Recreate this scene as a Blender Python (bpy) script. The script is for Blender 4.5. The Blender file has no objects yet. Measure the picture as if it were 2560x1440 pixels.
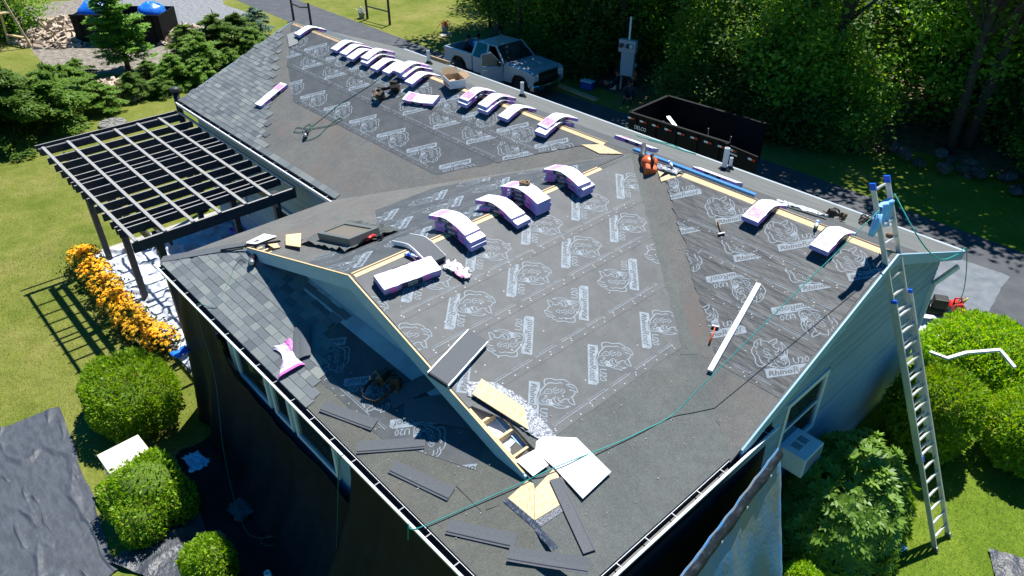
import bpy, bmesh, math, random
import numpy as np
from mathutils import Vector, Matrix, noise

sc = bpy.context.scene
COL = sc.collection
rad = math.radians

# ------------------------------------------------------------------ camera
CAM = Vector((0.0, -11.284, 11.581))
YAW, PITCH, ROLL, FPX = -0.825, 0.594, -0.002, 1849.6
_f = Vector((math.sin(YAW)*math.cos(PITCH), math.cos(YAW)*math.cos(PITCH), -math.sin(PITCH)))
_r0 = Vector((math.cos(YAW), -math.sin(YAW), 0)); _u0 = _r0.cross(_f)
_r = _r0*math.cos(ROLL) + _u0*math.sin(ROLL); _u = -_r0*math.sin(ROLL) + _u0*math.cos(ROLL)
cd = bpy.data.cameras.new('camera'); cam = bpy.data.objects.new('camera', cd); COL.objects.link(cam)
cd.sensor_width = 36.0; cd.lens = FPX/2560*36.0; cd.clip_end = 2000; cd.clip_start = .1
cam.matrix_world = Matrix(((_r.x, _u.x, -_f.x, CAM.x), (_r.y, _u.y, -_f.y, CAM.y), (_r.z, _u.z, -_f.z, CAM.z), (0, 0, 0, 1)))
sc.camera = cam

# ------------------------------------------------------------------ sky, sun, exposure
SUN_TO = Vector((-0.165, 0.428, 0.889)).normalized()          # direction towards the sun
w = bpy.data.worlds.new('World'); sc.world = w; w.use_nodes = True
nt = w.node_tree; bg = nt.nodes['Background']
sky = nt.nodes.new('ShaderNodeTexSky'); sky.sky_type = 'NISHITA'; sky.sun_disc = False
sky.sun_elevation = math.asin(SUN_TO.z); sky.sun_rotation = math.atan2(SUN_TO.x, SUN_TO.y)
sky.air_density = 1.0; sky.dust_density = 0.0; sky.ozone_density = 6.0
hsv = nt.nodes.new('ShaderNodeHueSaturation'); hsv.inputs['Saturation'].default_value = 2.2
nt.links.new(sky.outputs[0], hsv.inputs['Color']); nt.links.new(hsv.outputs[0], bg.inputs[0]); bg.inputs[1].default_value = 0.066
sd = bpy.data.lights.new('sun', 'SUN'); sd.energy = 5.0; sd.angle = rad(.55); sd.color = (1, .975, .93)
sun = bpy.data.objects.new('sun', sd); COL.objects.link(sun)
sun.rotation_euler = (-SUN_TO).to_track_quat('-Z', 'Y').to_euler(); sun.location = (0, 0, 60)
vs = sc.view_settings; vs.view_transform = 'Standard'; vs.look = 'None'; vs.exposure = 0.78; vs.gamma = 1
vs.use_curve_mapping = False
sc.cycles.max_bounces = 6; sc.cycles.diffuse_bounces = 3; sc.cycles.glossy_bounces = 3
sc.cycles.transmission_bounces = 4; sc.cycles.transparent_max_bounces = 6

# ------------------------------------------------------------------ helpers
def tag(o, label=None, cat=None, group=None, kind=None):
    if label: o['label'] = label
    if cat: o['category'] = cat
    if group: o['group'] = group
    if kind: o['kind'] = kind
    return o

def T(x=0, y=0, z=0): return Matrix.Translation((x, y, z))
def RZ(a): return Matrix.Rotation(a, 4, 'Z')
def RX(a): return Matrix.Rotation(a, 4, 'X')
def RY(a): return Matrix.Rotation(a, 4, 'Y')

def thing(name, label, cat, M=None, group=None):
    o = bpy.data.objects.new(name, None); COL.objects.link(o); o.empty_display_size = .2
    if M is not None:
        o.matrix_world = M if isinstance(M, Matrix) else T(*M)
    return tag(o, label, cat, group)

class MB:
    def __init__(s): s.v = []; s.f = []; s.m = []
    def face(s, pts, m=0, M=None):
        i = len(s.v)
        for p in pts:
            p = Vector(p); s.v.append(M @ p if M is not None else p)
        s.f.append(tuple(range(i, i+len(pts)))); s.m.append(m)
        return s
    def prism(s, pts, off, m=0, M=None, mside=None):
        i = len(s.v); n = len(pts); off = Vector(off)
        for p in pts:
            p = Vector(p); s.v.append(M @ p if M is not None else p)
        for p in pts:
            p = Vector(p)+off; s.v.append(M @ p if M is not None else p)
        s.f.append(tuple(range(i, i+n))); s.m.append(m)
        s.f.append(tuple(range(i+2*n-1, i+n-1, -1))); s.m.append(m if mside is None else mside)
        for k in range(n):
            k2 = (k+1) % n
            s.f.append((i+k2, i+k, i+n+k, i+n+k2)); s.m.append(m if mside is None else mside)
        return s
    def box(s, c, d, M=None, m=0):
        cx, cy, cz = c; x, y, z = d[0]/2, d[1]/2, d[2]/2
        return s.prism([(cx-x, cy-y, cz+z), (cx+x, cy-y, cz+z), (cx+x, cy+y, cz+z), (cx-x, cy+y, cz+z)], (0, 0, -2*z), m, M)
    def beam(s, a, b, wdt, h, up=(0, 0, 1), m=0):
        a = Vector(a); b = Vector(b); d = (b-a).normalized(); sd_ = d.cross(Vector(up)).normalized(); u = sd_.cross(d)
        q = [a+sd_*wdt/2+u*h/2, a-sd_*wdt/2+u*h/2, a-sd_*wdt/2-u*h/2, a+sd_*wdt/2-u*h/2]
        return s.prism(q, b-a, m)
    def tube(s, pts, r, n=6, m=0, M=None, cap=True):
        pts = [Vector(p) for p in pts]; base = len(s.v); k = len(pts)
        rs = r if isinstance(r, (list, tuple)) else [r]*k
        prev = None
        for j, p in enumerate(pts):
            d = (pts[min(j+1, k-1)]-pts[max(j-1, 0)])
            if d.length < 1e-9: d = Vector((0, 0, 1))
            d.normalize()
            if prev is None:
                a = d.orthogonal().normalized()
            else:
                a = prev-d*prev.dot(d)
                a = a.normalized() if a.length > 1e-6 else d.orthogonal().normalized()
            prev = a; b = d.cross(a)
            for q in range(n):
                t = 2*math.pi*q/n; pp = p+(a*math.cos(t)+b*math.sin(t))*rs[j]
                s.v.append(M @ pp if M is not None else pp)
        for j in range(k-1):
            for q in range(n):
                q2 = (q+1) % n
                s.f.append((base+j*n+q, base+j*n+q2, base+(j+1)*n+q2, base+(j+1)*n+q)); s.m.append(m)
        if cap:
            s.f.append(tuple(base+q for q in range(n-1, -1, -1))); s.m.append(m)
            s.f.append(tuple(base+(k-1)*n+q for q in range(n))); s.m.append(m)
        return s
    def lathe(s, prof, n=12, M=None, m=0):
        return s.tube_profile(prof, n, M, m)
    def tube_profile(s, prof, n, M, m):
        base = len(s.v); k = len(prof)
        for r, z in prof:
            for q in range(n):
                t = 2*math.pi*q/n; p = Vector((r*math.cos(t), r*math.sin(t), z)); s.v.append(M @ p if M is not None else p)
        for j in range(k-1):
            for q in range(n):
                q2 = (q+1) % n
                s.f.append((base+j*n+q, base+j*n+q2, base+(j+1)*n+q2, base+(j+1)*n+q)); s.m.append(m)
        s.f.append(tuple(base+q for q in range(n-1, -1, -1))); s.m.append(m)
        s.f.append(tuple(base+(k-1)*n+q for q in range(n))); s.m.append(m)
        return s
    def grid(s, fn, nx, ny, m=0, mfn=None):
        base = len(s.v)
        for j in range(ny+1):
            for i in range(nx+1): s.v.append(Vector(fn(i/nx, j/ny)))
        for j in range(ny):
            for i in range(nx):
                a = base+j*(nx+1)+i
                s.f.append((a, a+1, a+nx+2, a+nx+1)); s.m.append(mfn((i+.5)/nx, (j+.5)/ny) if mfn else m)
        return s
    def mesh(s, name, mats, smooth=False):
        me = bpy.data.meshes.new(name); me.from_pydata([tuple(v) for v in s.v], [], s.f)
        mats = mats if isinstance(mats, (list, tuple)) else [mats]
        for mm in mats: me.materials.append(mm)
        if len(mats) > 1: me.polygons.foreach_set('material_index', s.m)
        if smooth: me.polygons.foreach_set('use_smooth', [True]*len(s.f))
        me.update(); return me
    def build(s, name, mats, parent=None, smooth=False, bevel=0, M=None, label=None):
        return put(name, s.mesh(name, mats, smooth), parent, bevel, M, label)

def put(name, me, parent=None, bevel=0, M=None, label=None):
    o = bpy.data.objects.new(name, me); COL.objects.link(o)
    if parent is not None: o.parent = parent
    if M is not None: o.matrix_local = M
    if bevel:
        b = o.modifiers.new('bevel', 'BEVEL'); b.width = bevel; b.segments = 2; b.limit_method = 'ANGLE'; b.angle_limit = rad(40)
    if label: o['label'] = label
    return o

def copy_tree(o, parent=None):
    c = o.copy(); COL.objects.link(c); c.parent = parent
    for ch in list(o.children): copy_tree(ch, c)
    return c

# ------------------------------------------------------------------ materials
def mat(name, col, rough=.75, col2=None, scale=6, bump=0, bscale=60, metal=0, spec=.35, stretch=None, lo=.38, hi=.62, detail=5, rnd=None, bstretch=None, bdist=.01):
    m = bpy.data.materials.new(name); m.use_nodes = True
    n = m.node_tree; b = n.nodes['Principled BSDF']; L = n.links
    b.inputs['Roughness'].default_value = rough; b.inputs['Metallic'].default_value = metal
    b.inputs['Specular IOR Level'].default_value = spec
    b.inputs['Base Color'].default_value = (*col, 1)
    tc = n.nodes.new('ShaderNodeTexCoord'); src = tc.outputs['Object']
    def mapped(st):
        mp = n.nodes.new('ShaderNodeMapping'); L.new(src, mp.inputs[0])
        mp.inputs['Scale'].default_value = st; return mp.outputs[0]
    colout = None
    if col2 is not None:
        nz = n.nodes.new('ShaderNodeTexNoise'); nz.inputs['Scale'].default_value = scale; nz.inputs['Detail'].default_value = detail
        nz.inputs['Roughness'].default_value = .62
        L.new(mapped(stretch) if stretch else src, nz.inputs['Vector'])
        rp = n.nodes.new('ShaderNodeValToRGB'); rp.color_ramp.elements[0].position = lo; rp.color_ramp.elements[1].position = hi
        rp.color_ramp.elements[0].color = (*col, 1); rp.color_ramp.elements[1].color = (*col2, 1)
        L.new(nz.outputs[0], rp.inputs[0]); colout = rp.outputs[0]
        L.new(colout, b.inputs['Base Color'])
    if rnd:                                      # piece-to-piece colour: 'object' or 'island'
        kind, cols = rnd
        g = n.nodes.new('ShaderNodeObjectInfo') if kind == 'object' else n.nodes.new('ShaderNodeNewGeometry')
        rp = n.nodes.new('ShaderNodeValToRGB'); el = rp.color_ramp.elements; rp.color_ramp.interpolation = 'LINEAR'
        while len(el) < len(cols): el.new(.5)
        for i, c in enumerate(cols): el[i].position = i/(len(cols)-1); el[i].color = (*c, 1)
        L.new(g.outputs['Random'] if kind == 'object' else g.outputs['Random Per Island'], rp.inputs[0])
        if colout is not None:
            mx = n.nodes.new('ShaderNodeMix'); mx.data_type = 'RGBA'; mx.blend_type = 'MULTIPLY'; mx.inputs[0].default_value = 1
            L.new(rp.outputs[0], mx.inputs[6]); L.new(colout, mx.inputs[7]); L.new(mx.outputs[2], b.inputs['Base Color'])
        else: L.new(rp.outputs[0], b.inputs['Base Color'])
    if bump:
        nz = n.nodes.new('ShaderNodeTexNoise'); nz.inputs['Scale'].default_value = bscale; nz.inputs['Detail'].default_value = 4
        L.new(mapped(bstretch) if bstretch else src, nz.inputs['Vector'])
        bp = n.nodes.new('ShaderNodeBump'); bp.inputs['Strength'].default_value = bump; bp.inputs['Distance'].default_value = bdist
        L.new(nz.outputs[0], bp.inputs['Height']); L.new(bp.outputs[0], b.inputs['Normal'])
    return m

def leafmat(name, cols, trans=.3, rough=.55):
    m = bpy.data.materials.new(name); m.use_nodes = True
    n = m.node_tree; b = n.nodes['Principled BSDF']; L = n.links; out = n.nodes['Material Output']
    b.inputs['Roughness'].default_value = rough; b.inputs['Specular IOR Level'].default_value = .3
    g = n.nodes.new('ShaderNodeNewGeometry'); rp = n.nodes.new('ShaderNodeValToRGB'); el = rp.color_ramp.elements
    while len(el) < len(cols): el.new(.5)
    for i, c in enumerate(cols): el[i].position = i/(len(cols)-1); el[i].color = (*c, 1)
    L.new(g.outputs['Random Per Island'], rp.inputs[0])
    oi = n.nodes.new('ShaderNodeObjectInfo'); mr = n.nodes.new('ShaderNodeMapRange'); mr.inputs[3].default_value = .72; mr.inputs[4].default_value = 1.3; L.new(oi.outputs['Random'], mr.inputs[0])
    h0 = n.nodes.new('ShaderNodeHueSaturation'); L.new(rp.outputs[0], h0.inputs['Color']); L.new(mr.outputs[0], h0.inputs['Value'])
    L.new(h0.outputs[0], b.inputs['Base Color'])
    tr = n.nodes.new('ShaderNodeBsdfTranslucent'); hs = n.nodes.new('ShaderNodeHueSaturation')
    hs.inputs['Hue'].default_value = .485; hs.inputs['Saturation'].default_value = 1.1; hs.inputs['Value'].default_value = 1.5
    L.new(h0.outputs[0], hs.inputs['Color']); L.new(hs.outputs[0], tr.inputs[0])
    ms = n.nodes.new('ShaderNodeMixShader'); ms.inputs[0].default_value = trans
    L.new(b.outputs[0], ms.inputs[1]); L.new(tr.outputs[0], ms.inputs[2]); L.new(ms.outputs[0], out.inputs[0])
    return m

def feltmat(name, ca, cb, stain, sscale=1.1, slo=.56):
    m = bpy.data.materials.new(name); m.use_nodes = True; n = m.node_tree; L = n.links; b = n.nodes['Principled BSDF']
    b.inputs['Roughness'].default_value = .9; b.inputs['Specular IOR Level'].default_value = .2
    tc = n.nodes.new('ShaderNodeTexCoord').outputs['Object']
    def nzn(sc_, det, ro=.6):
        q = n.nodes.new('ShaderNodeTexNoise'); q.inputs['Scale'].default_value = sc_; q.inputs['Detail'].default_value = det; q.inputs['Roughness'].default_value = ro; L.new(tc, q.inputs[0]); return q.outputs[0]
    def ramp(src, lo, hi, c0, c1):
        r_ = n.nodes.new('ShaderNodeValToRGB'); r_.color_ramp.elements[0].position = lo; r_.color_ramp.elements[1].position = hi; r_.color_ramp.elements[0].color = (*c0, 1); r_.color_ramp.elements[1].color = (*c1, 1); L.new(src, r_.inputs[0]); return r_.outputs[0]
    def mix(kind, f, a, b_):
        x = n.nodes.new('ShaderNodeMix'); x.data_type = 'RGBA'; x.blend_type = kind
        if isinstance(f, float): x.inputs[0].default_value = f
        else: L.new(f, x.inputs[0])
        L.new(a, x.inputs[6])
        if isinstance(b_, tuple): x.inputs[7].default_value = (*b_, 1)
        else: L.new(b_, x.inputs[7])
        return x.outputs[2]
    base = ramp(nzn(1.3, 7), .3, .7, ca, cb)
    base = mix('MULTIPLY', 1.0, base, ramp(nzn(55, 3, .8), .36, .64, (.72, .72, .73), (1.22, 1.22, 1.2)))
    base = mix('MULTIPLY', .8, base, ramp(nzn(7, 6, .7), .35, .7, (.86, .86, .87), (1.1, 1.1, 1.08)))
    base = mix('MIX', ramp(nzn(sscale, 5, .65), slo, slo+.16, (0, 0, 0), (.6, .6, .6)), base, stain)
    L.new(base, b.inputs['Base Color'])
    bp = n.nodes.new('ShaderNodeBump'); bp.inputs['Strength'].default_value = .5; bp.inputs['Distance'].default_value = .006; L.new(nzn(130, 3), bp.inputs['Height']); L.new(bp.outputs[0], b.inputs['Normal'])
    return m

def lawnmat():
    m = bpy.data.materials.new('lawn_grass'); m.use_nodes = True; n = m.node_tree; L = n.links; b = n.nodes['Principled BSDF']
    b.inputs['Roughness'].default_value = .95; b.inputs['Specular IOR Level'].default_value = .1
    tc = n.nodes.new('ShaderNodeTexCoord').outputs['Object']
    def nzn(sc_, det, ro=.65):
        q = n.nodes.new('ShaderNodeTexNoise'); q.inputs['Scale'].default_value = sc_; q.inputs['Detail'].default_value = det; q.inputs['Roughness'].default_value = ro; L.new(tc, q.inputs[0]); return q.outputs[0]
    def ramp(src, stops):
        r_ = n.nodes.new('ShaderNodeValToRGB'); e = r_.color_ramp.elements
        while len(e) < len(stops): e.new(.5)
        for i_, (p, c) in enumerate(stops): e[i_].position = p; e[i_].color = (*c, 1)
        L.new(src, r_.inputs[0]); return r_.outputs[0]
    def mix(kind, f, a, b_):
        x = n.nodes.new('ShaderNodeMix'); x.data_type = 'RGBA'; x.blend_type = kind
        if isinstance(f, float): x.inputs[0].default_value = f
        else: L.new(f, x.inputs[0])
        L.new(a, x.inputs[6]); L.new(b_, x.inputs[7]); return x.outputs[2]
    n1 = nzn(.45, 8)
    dry = ramp(n1, [(.33, (.110, .145, .020)), (.5, (.165, .182, .036)), (.68, (.225, .208, .066))])
    lush = ramp(n1, [(.33, (.085, .150, .012)), (.55, (.135, .200, .020)), (.7, (.205, .225, .04))])
    sx = n.nodes.new('ShaderNodeSeparateXYZ'); L.new(tc, sx.inputs[0]); mr = n.nodes.new('ShaderNodeMapRange'); mr.inputs[1].default_value = -13; mr.inputs[2].default_value = -6; L.new(sx.outputs[0], mr.inputs[0])
    c = mix('MIX', mr.outputs[0], dry, lush)
    c = mix('MULTIPLY', .9, c, ramp(nzn(16, 5, .75), [(.34, (.66, .68, .6)), (.66, (1.28, 1.26, 1.3))]))
    c = mix('MULTIPLY', .8, c, ramp(nzn(2.6, 6), [(.38, (.82, .86, .8)), (.64, (1.12, 1.1, 1.15))]))
    L.new(c, b.inputs['Base Color'])
    bp = n.nodes.new('ShaderNodeBump'); bp.inputs['Strength'].default_value = .9; bp.inputs['Distance'].default_value = .03; L.new(nzn(28, 5), bp.inputs['Height']); L.new(bp.outputs[0], b.inputs['Normal'])
    return m

M_ = {}
def defmats():
    d = M_
    d['felt'] = feltmat('roof_felt', (.095, .104, .100), (.122, .131, .125), (.110, .104, .088), .9, .60)
    d['felt_old'] = feltmat('roof_felt_weathered', (.120, .123, .118), (.155, .152, .142), (.158, .124, .108), 1.0, .52)
    d['felt_tan'] = feltmat('roof_felt_tan', (.105, .110, .098), (.132, .136, .118), (.140, .118, .092), 1.2, .58)
    d['farfelt'] = mat('far_slope_shingle', (.10, .108, .106), .85, (.15, .157, .15), 3, .3, 120, stretch=(.35, 4, 4), spec=.2)
    d['sheet'] = mat('underlayment_black', (.058, .065, .070), .62, (.080, .087, .090), 3, .45, 10, spec=.36, bstretch=(1, 1.2, 1), bdist=.012, detail=6)
    d['sheet_x'] = mat('underlayment_rippled', (.052, .058, .062), .60, (.072, .078, .081), 2.5, .6, 2.2, spec=.28, stretch=(1, 3, 3), bstretch=(1.0, 3.2, 3.2), bdist=.05)
    d['print'] = mat('printed_grey', (.27, .32, .36), .7, (.15, .18, .205), 9, .25, 10, spec=.35, lo=.3, hi=.75)
    d['ink'] = mat('lettering_dark', (.062, .067, .072), .6)
    d['cap'] = mat('nail_cap', (.30, .31, .31), .5)
    grey = [(.095, .108, .120), (.165, .185, .190), (.120, .136, .148), (.205, .225, .218), (.145, .163, .172), (.235, .255, .240)]
    d['shingle'] = mat('slate_grey_shingle', (.85, .85, .85), .85, (1, 1, 1), 90, .5, 220, spec=.2, rnd=('object', grey), bdist=.004)
    d['shingle_i'] = mat('slate_grey_shingle_far', (.85, .85, .85), .85, (1, 1, 1), 90, .5, 220, spec=.2, rnd=('island', grey), bdist=.004)
    d['starter'] = mat('granulated_starter', (.082, .091, .102), .8, (.125, .134, .142), 60, .4, 250, spec=.25, lo=.3, hi=.7, bdist=.003)
    d['tar'] = mat('tar_line', (.02, .022, .03), .35)
    d['tarblue'] = mat('tar_backing', (.028, .040, .065), .4, (.10, .12, .15), 22, .5, 40, lo=.5, hi=.62)
    d['osb'] = mat('osb_board', (.55, .39, .20), .75, (.74, .58, .36), 26, .3, 60, stretch=(1, 1, 1), lo=.35, hi=.6)
    d['lumber'] = mat('raw_lumber', (.60, .42, .22), .7, (.72, .54, .31), 6, .15, 60, stretch=(2, 12, 12))
    d['lumber_old'] = mat('old_lumber', (.36, .24, .15), .8, (.5, .36, .22), 8, .2, 50)
    d['white'] = mat('white_paint', (.78, .79, .80), .45, (.70, .71, .73), 4, .05, 40)
    d['whitemat'] = mat('white_board', (.82, .82, .81), .6, (.76, .75, .73), 5)
    d['fascia'] = mat('fascia_shade_blue', (.29, .46, .60), .5, (.25, .42, .555), 3, .08, 50)  # blue of the skylit shade is put into this trim colour
    d['siding'] = mat('siding_shade_blue', (.26, .38, .48), .55, (.23, .345, .44), 2, .08, 70, rnd=('object', [(.78, .80, .82), (1.08, 1.06, 1.05), (.92, .93, .94)]))  # pale cladding coloured blue to carry the shade on the walls
    d['gut_in'] = mat('gutter_inside', (.035, .037, .038), .5, (.06, .06, .055), 12)
    d['glass'] = mat('window_glass', (.012, .017, .022), .06, (.03, .045, .055), 1.5, spec=.8)
    d['tarp_k'] = mat('black_tarp', (.008, .009, .011), .6, (.013, .0145, .018), 4, .5, 10, spec=.16, bdist=.02)
    d['tarp_g'] = mat('grey_tarp', (.034, .039, .048), .42, (.060, .067, .080), 3.5, .8, 16, spec=.5, bdist=.03)
    d['tarp_l'] = mat('lawn_tarp', (.046, .053, .064), .5, (.070, .079, .093), 5, .35, 20, spec=.4, stretch=(.6, 2, 2), bdist=.02)
    d['tarp_b'] = mat('blue_grey_tarp', (.15, .19, .225), .4, (.04, .19, .42), 1.8, .7, 12, spec=.5, stretch=(1, 1.4, .3), lo=.42, hi=.6)
    d['tarp_w'] = mat('white_tarp', (.40, .44, .50), .5, (.54, .57, .61), 3, .7, 9, spec=.35, bdist=.03)
    d['perg'] = mat('charcoal_stain', (.030, .034, .042), .55, (.045, .050, .058), 8, .15, 60, spec=.4)
    d['perg_top'] = mat('weathered_slat', (.33, .32, .30), .8, (.25, .245, .24), 10, .2, 60, stretch=(1, 6, 6))
    d['alu'] = mat('aluminium', (.66, .67, .67), .42, (.58, .59, .59), 12, .05, 60, metal=.45)
    d['bluecap'] = mat('blue_plastic', (.015, .12, .72), .35)
    d['teal'] = mat('teal_rope', (.02, .30, .27), .7)
    d['hose'] = mat('green_hose', (.035, .14, .10), .45)
    d['black'] = mat('black_plastic', (.014, .014, .015), .45)
    d['rubber'] = mat('tyre_rubber', (.016, .016, .017), .8)
    d['leather'] = mat('worn_leather', (.030, .024, .018), .6, (.09, .06, .035), 14, .4, 40, lo=.5, hi=.75)
    d['tan'] = mat('tan_leather', (.24, .15, .08), .65, (.16, .10, .055), 20)
    d['orange'] = mat('orange_plastic', (.62, .115, .03), .35)
    d['red'] = mat('red_plastic', (.62, .03, .02), .3)
    d['steel'] = mat('steel', (.45, .45, .46), .35, metal=.9)
    d['chrome'] = mat('chrome', (.75, .76, .78), .12, metal=1)
    d['bluemetal'] = mat('blue_coated_flashing', (.035, .19, .42), .35, (.05, .22, .45), 3, spec=.5)
    d['wrap'] = mat('white_wrapper', (.86, .85, .87), .32, (.80, .79, .82), 4, .1, 12, spec=.5)
    d['lilac'] = mat('lilac_wrapper', (.30, .24, .58), .35, (.38, .31, .66), 9, spec=.45)
    d['dark_lab'] = mat('dark_label', (.022, .016, .045), .35, (.035, .022, .07), 20)
    d['pink'] = mat('pink_print', (.72, .13, .52), .4, (.66, .20, .54), 15)
    d['palepink'] = mat('pale_pink_print', (.72, .17, .52), .4, (.80, .48, .70), 24)
    d['card'] = mat('cardboard', (.42, .29, .17), .8, (.36, .24, .14), 8)
    d['pvc'] = mat('white_pvc', (.8, .81, .82), .4)
    d['asphalt'] = mat('asphalt', (.055, .060, .068), .85, (.088, .094, .102), 1.6, .5, 120, spec=.3, detail=9, lo=.3, hi=.7)
    d['silver'] = mat('silver_blue_paint', (.36, .44, .52), .2, metal=.3, spec=.7)
    d['silver_dk'] = mat('grey_trim', (.05, .052, .055), .5)
    d['lamp'] = mat('headlamp_lens', (.55, .57, .6), .1, spec=.8)
    d['redlens'] = mat('red_lens', (.5, .02, .02), .25)
    d['trailer'] = mat('black_steel_paint', (.005, .005, .006), .6, (.008, .008, .009), 6, spec=.15)
    d['skin'] = mat('skin', (.30, .16, .10), .6)
    d['hair'] = mat('dark_hair', (.012, .010, .009), .6)
    d['cloth_blue'] = mat('light_blue_cloth', (.22, .50, .85), .8, (.32, .60, .90), 9, .3, 30)
    d['cloth_dark'] = mat('dark_cloth', (.02, .022, .028), .85)
    d['cloth_grey'] = mat('grey_navy_cloth', (.035, .045, .065), .85)
    d['cloth_or'] = mat('orange_cloth', (.80, .20, .05), .85)
    d['jean'] = mat('dark_jeans', (.022, .026, .04), .85)
    d['concrete'] = mat('concrete', (.34, .32, .29), .9, (.42, .40, .36), 3, .3, 60)
    d['stone'] = mat('field_stone', (.07, .068, .06), .9, (.14, .135, .12), 4, .6, 20, rnd=('object', [(.6, .6, .6), (1, 1, 1), (.8, .78, .74)]))
    d['bark'] = mat('tree_bark', (.055, .042, .032), .9, (.09, .072, .058), 9, .7, 24, stretch=(4, 4, 1))
    d['firewood'] = mat('split_firewood', (.62, .54, .44), .85, (.5, .42, .33), 7, .3, 40, rnd=('island', [(.55, .5, .45), (1, .95, .9), (.75, .68, .6)]))
    d['gravel'] = mat('crushed_gravel', (.13, .137, .145), .9, (.26, .265, .27), 5, .9, 60, detail=10, lo=.35, hi=.65)
    d['meter'] = mat('grey_metal_box', (.33, .39, .44), .45, (.38, .43, .47), 6)
    d['bluebag'] = mat('blue_plastic_sheet', (.02, .16, .70), .3, (.03, .22, .80), 5, .6, 8)
    d['cream'] = mat('cream_plastic', (.64, .60, .50), .5, (.57, .53, .44), 5)
    d['skyglass'] = mat('skylight_glass', (.20, .17, .13), .15, spec=.9)
    d['skyframe'] = mat('bronze_frame', (.13, .14, .13), .45)
    d['foil'] = mat('foil_membrane', (.30, .32, .35), .35, (.14, .155, .175), 14, .9, 22, metal=.2, lo=.35, hi=.7, bdist=.03)
    d['purple'] = mat('purple_wrap', (.30, .17, .60), .4)
    d['lawn'] = lawnmat()
    d['blade'] = leafmat('grass_blade', [(.13, .18, .022), (.18, .215, .035), (.15, .195, .028), (.24, .225, .07)], .25)
    d['thuja'] = leafmat('arborvitae_spray', [(.15, .31, .012), (.24, .44, .022), (.19, .37, .016), (.31, .48, .03), (.17, .33, .018), (.23, .42, .022), (.30, .27, .06)], .4)
    d['rhodo'] = leafmat('rhododendron_leaf', [(.085, .18, .020), (.15, .28, .034), (.115, .225, .026), (.22, .35, .05)], .32, .45)
    d['maple'] = leafmat('maple_leaf', [(.085, .195, .024), (.15, .30, .034), (.11, .24, .028), (.27, .40, .045)], .5)
    d['oak'] = leafmat('oak_leaf', [(.06, .14, .03), (.10, .20, .04), (.075, .165, .034), (.15, .25, .045)], .45)
    d['spruce'] = leafmat('spruce_needles', [(.085, .18, .022), (.14, .26, .032), (.11, .215, .027), (.20, .31, .042)], .35)
    d['bluespruce'] = leafmat('blue_spruce_needles', [(.065, .13, .085), (.10, .18, .12)], .15)
    d['pine'] = leafmat('pine_needles', [(.10, .22, .022), (.15, .29, .03), (.12, .25, .026)], .3)
    d['petal'] = leafmat('yellow_petal', [(.92, .50, .012), (.98, .62, .02), (.88, .44, .014)], .3)
    d['flowleaf'] = leafmat('perennial_leaf', [(.03, .07, .012), (.06, .12, .018)], .2)
    d['deadfern'] = leafmat('dry_twigs', [(.20, .13, .07), (.27, .19, .11)], .1)
    d['center'] = mat('flower_centre', (.06, .03, .012), .8)
defmats()

# ------------------------------------------------------------------ survey helpers: photograph pixel -> point on a known surface
def ray(u, v): return (_f + _r*((u-1280)/FPX) + _u*((720-v)/FPX)).normalized()
def hit(u, v, P0, N):
    d = ray(u, v); return CAM + d*((Vector(P0)-CAM).dot(N)/d.dot(N))
def at(u, v, z=0): return hit(u, v, (0, 0, z), Vector((0, 0, 1)))

Z0 = 5.45
XL, XR, XW, DW = -22.504, -3.215, -8.574, 5.318
P, PW, PF = .398, .311, .318
HM, HW = Z0, Z0+.011
GY, FY, WY = -6.707, -7.945, -6.43                # rake of the gablet, front eave, gablet wall
EZ = HW-DW*PW                                     # eave height, 3.807
DN, DF = 4.0, 4.118

class Plane:                                      # a roof slope: A along the ridge, D down the slope, N out of it
    def __init__(s, o, A, D): s.o = Vector(o); s.A = Vector(A).normalized(); s.D = Vector(D).normalized(); s.N = s.A.cross(s.D); s.N = s.N if s.N.z > 0 else -s.N
    def p(s, a, d, h=0): return s.o+s.A*a+s.D*d+s.N*h
    def px(s, u, v, h=0): return hit(u, v, s.o+s.N*h, s.N)
    def ad(s, q): q = Vector(q)-s.o; return q.dot(s.A), q.dot(s.D)
    def frame(s, a, b, h=0):                      # frame lying on the slope, X from pixel a to pixel b, origin midway
        p, q = s.px(*a, h), s.px(*b, h); X = (q-p).normalized(); Y = s.N.cross(X); o = (p+q)/2
        return Matrix(((X.x, Y.x, s.N.x, o.x), (X.y, Y.y, s.N.y, o.y), (X.z, Y.z, s.N.z, o.z), (0, 0, 0, 1))), (q-p).length
    def fr(s, o, X):
        X = (X-s.N*X.dot(s.N)).normalized(); Y = s.N.cross(X)
        return Matrix(((X.x, Y.x, s.N.x, o.x), (X.y, Y.y, s.N.y, o.y), (X.z, Y.z, s.N.z, o.z), (0, 0, 0, 1)))
mn = Plane((0, 0, HM), (1, 0, 0), (0, -1, -P))
mf = Plane((0, 0, HM), (1, 0, 0), (0, 1, -P))
wr = Plane((XW, 0, HW), (0, 1, 0), (1, 0, -PW))
wl = Plane((XW, 0, HW), (0, 1, 0), (-1, 0, -PW))
fp = Plane((0, FY, EZ), (1, 0, 0), (0, -1, -PF))

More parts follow.
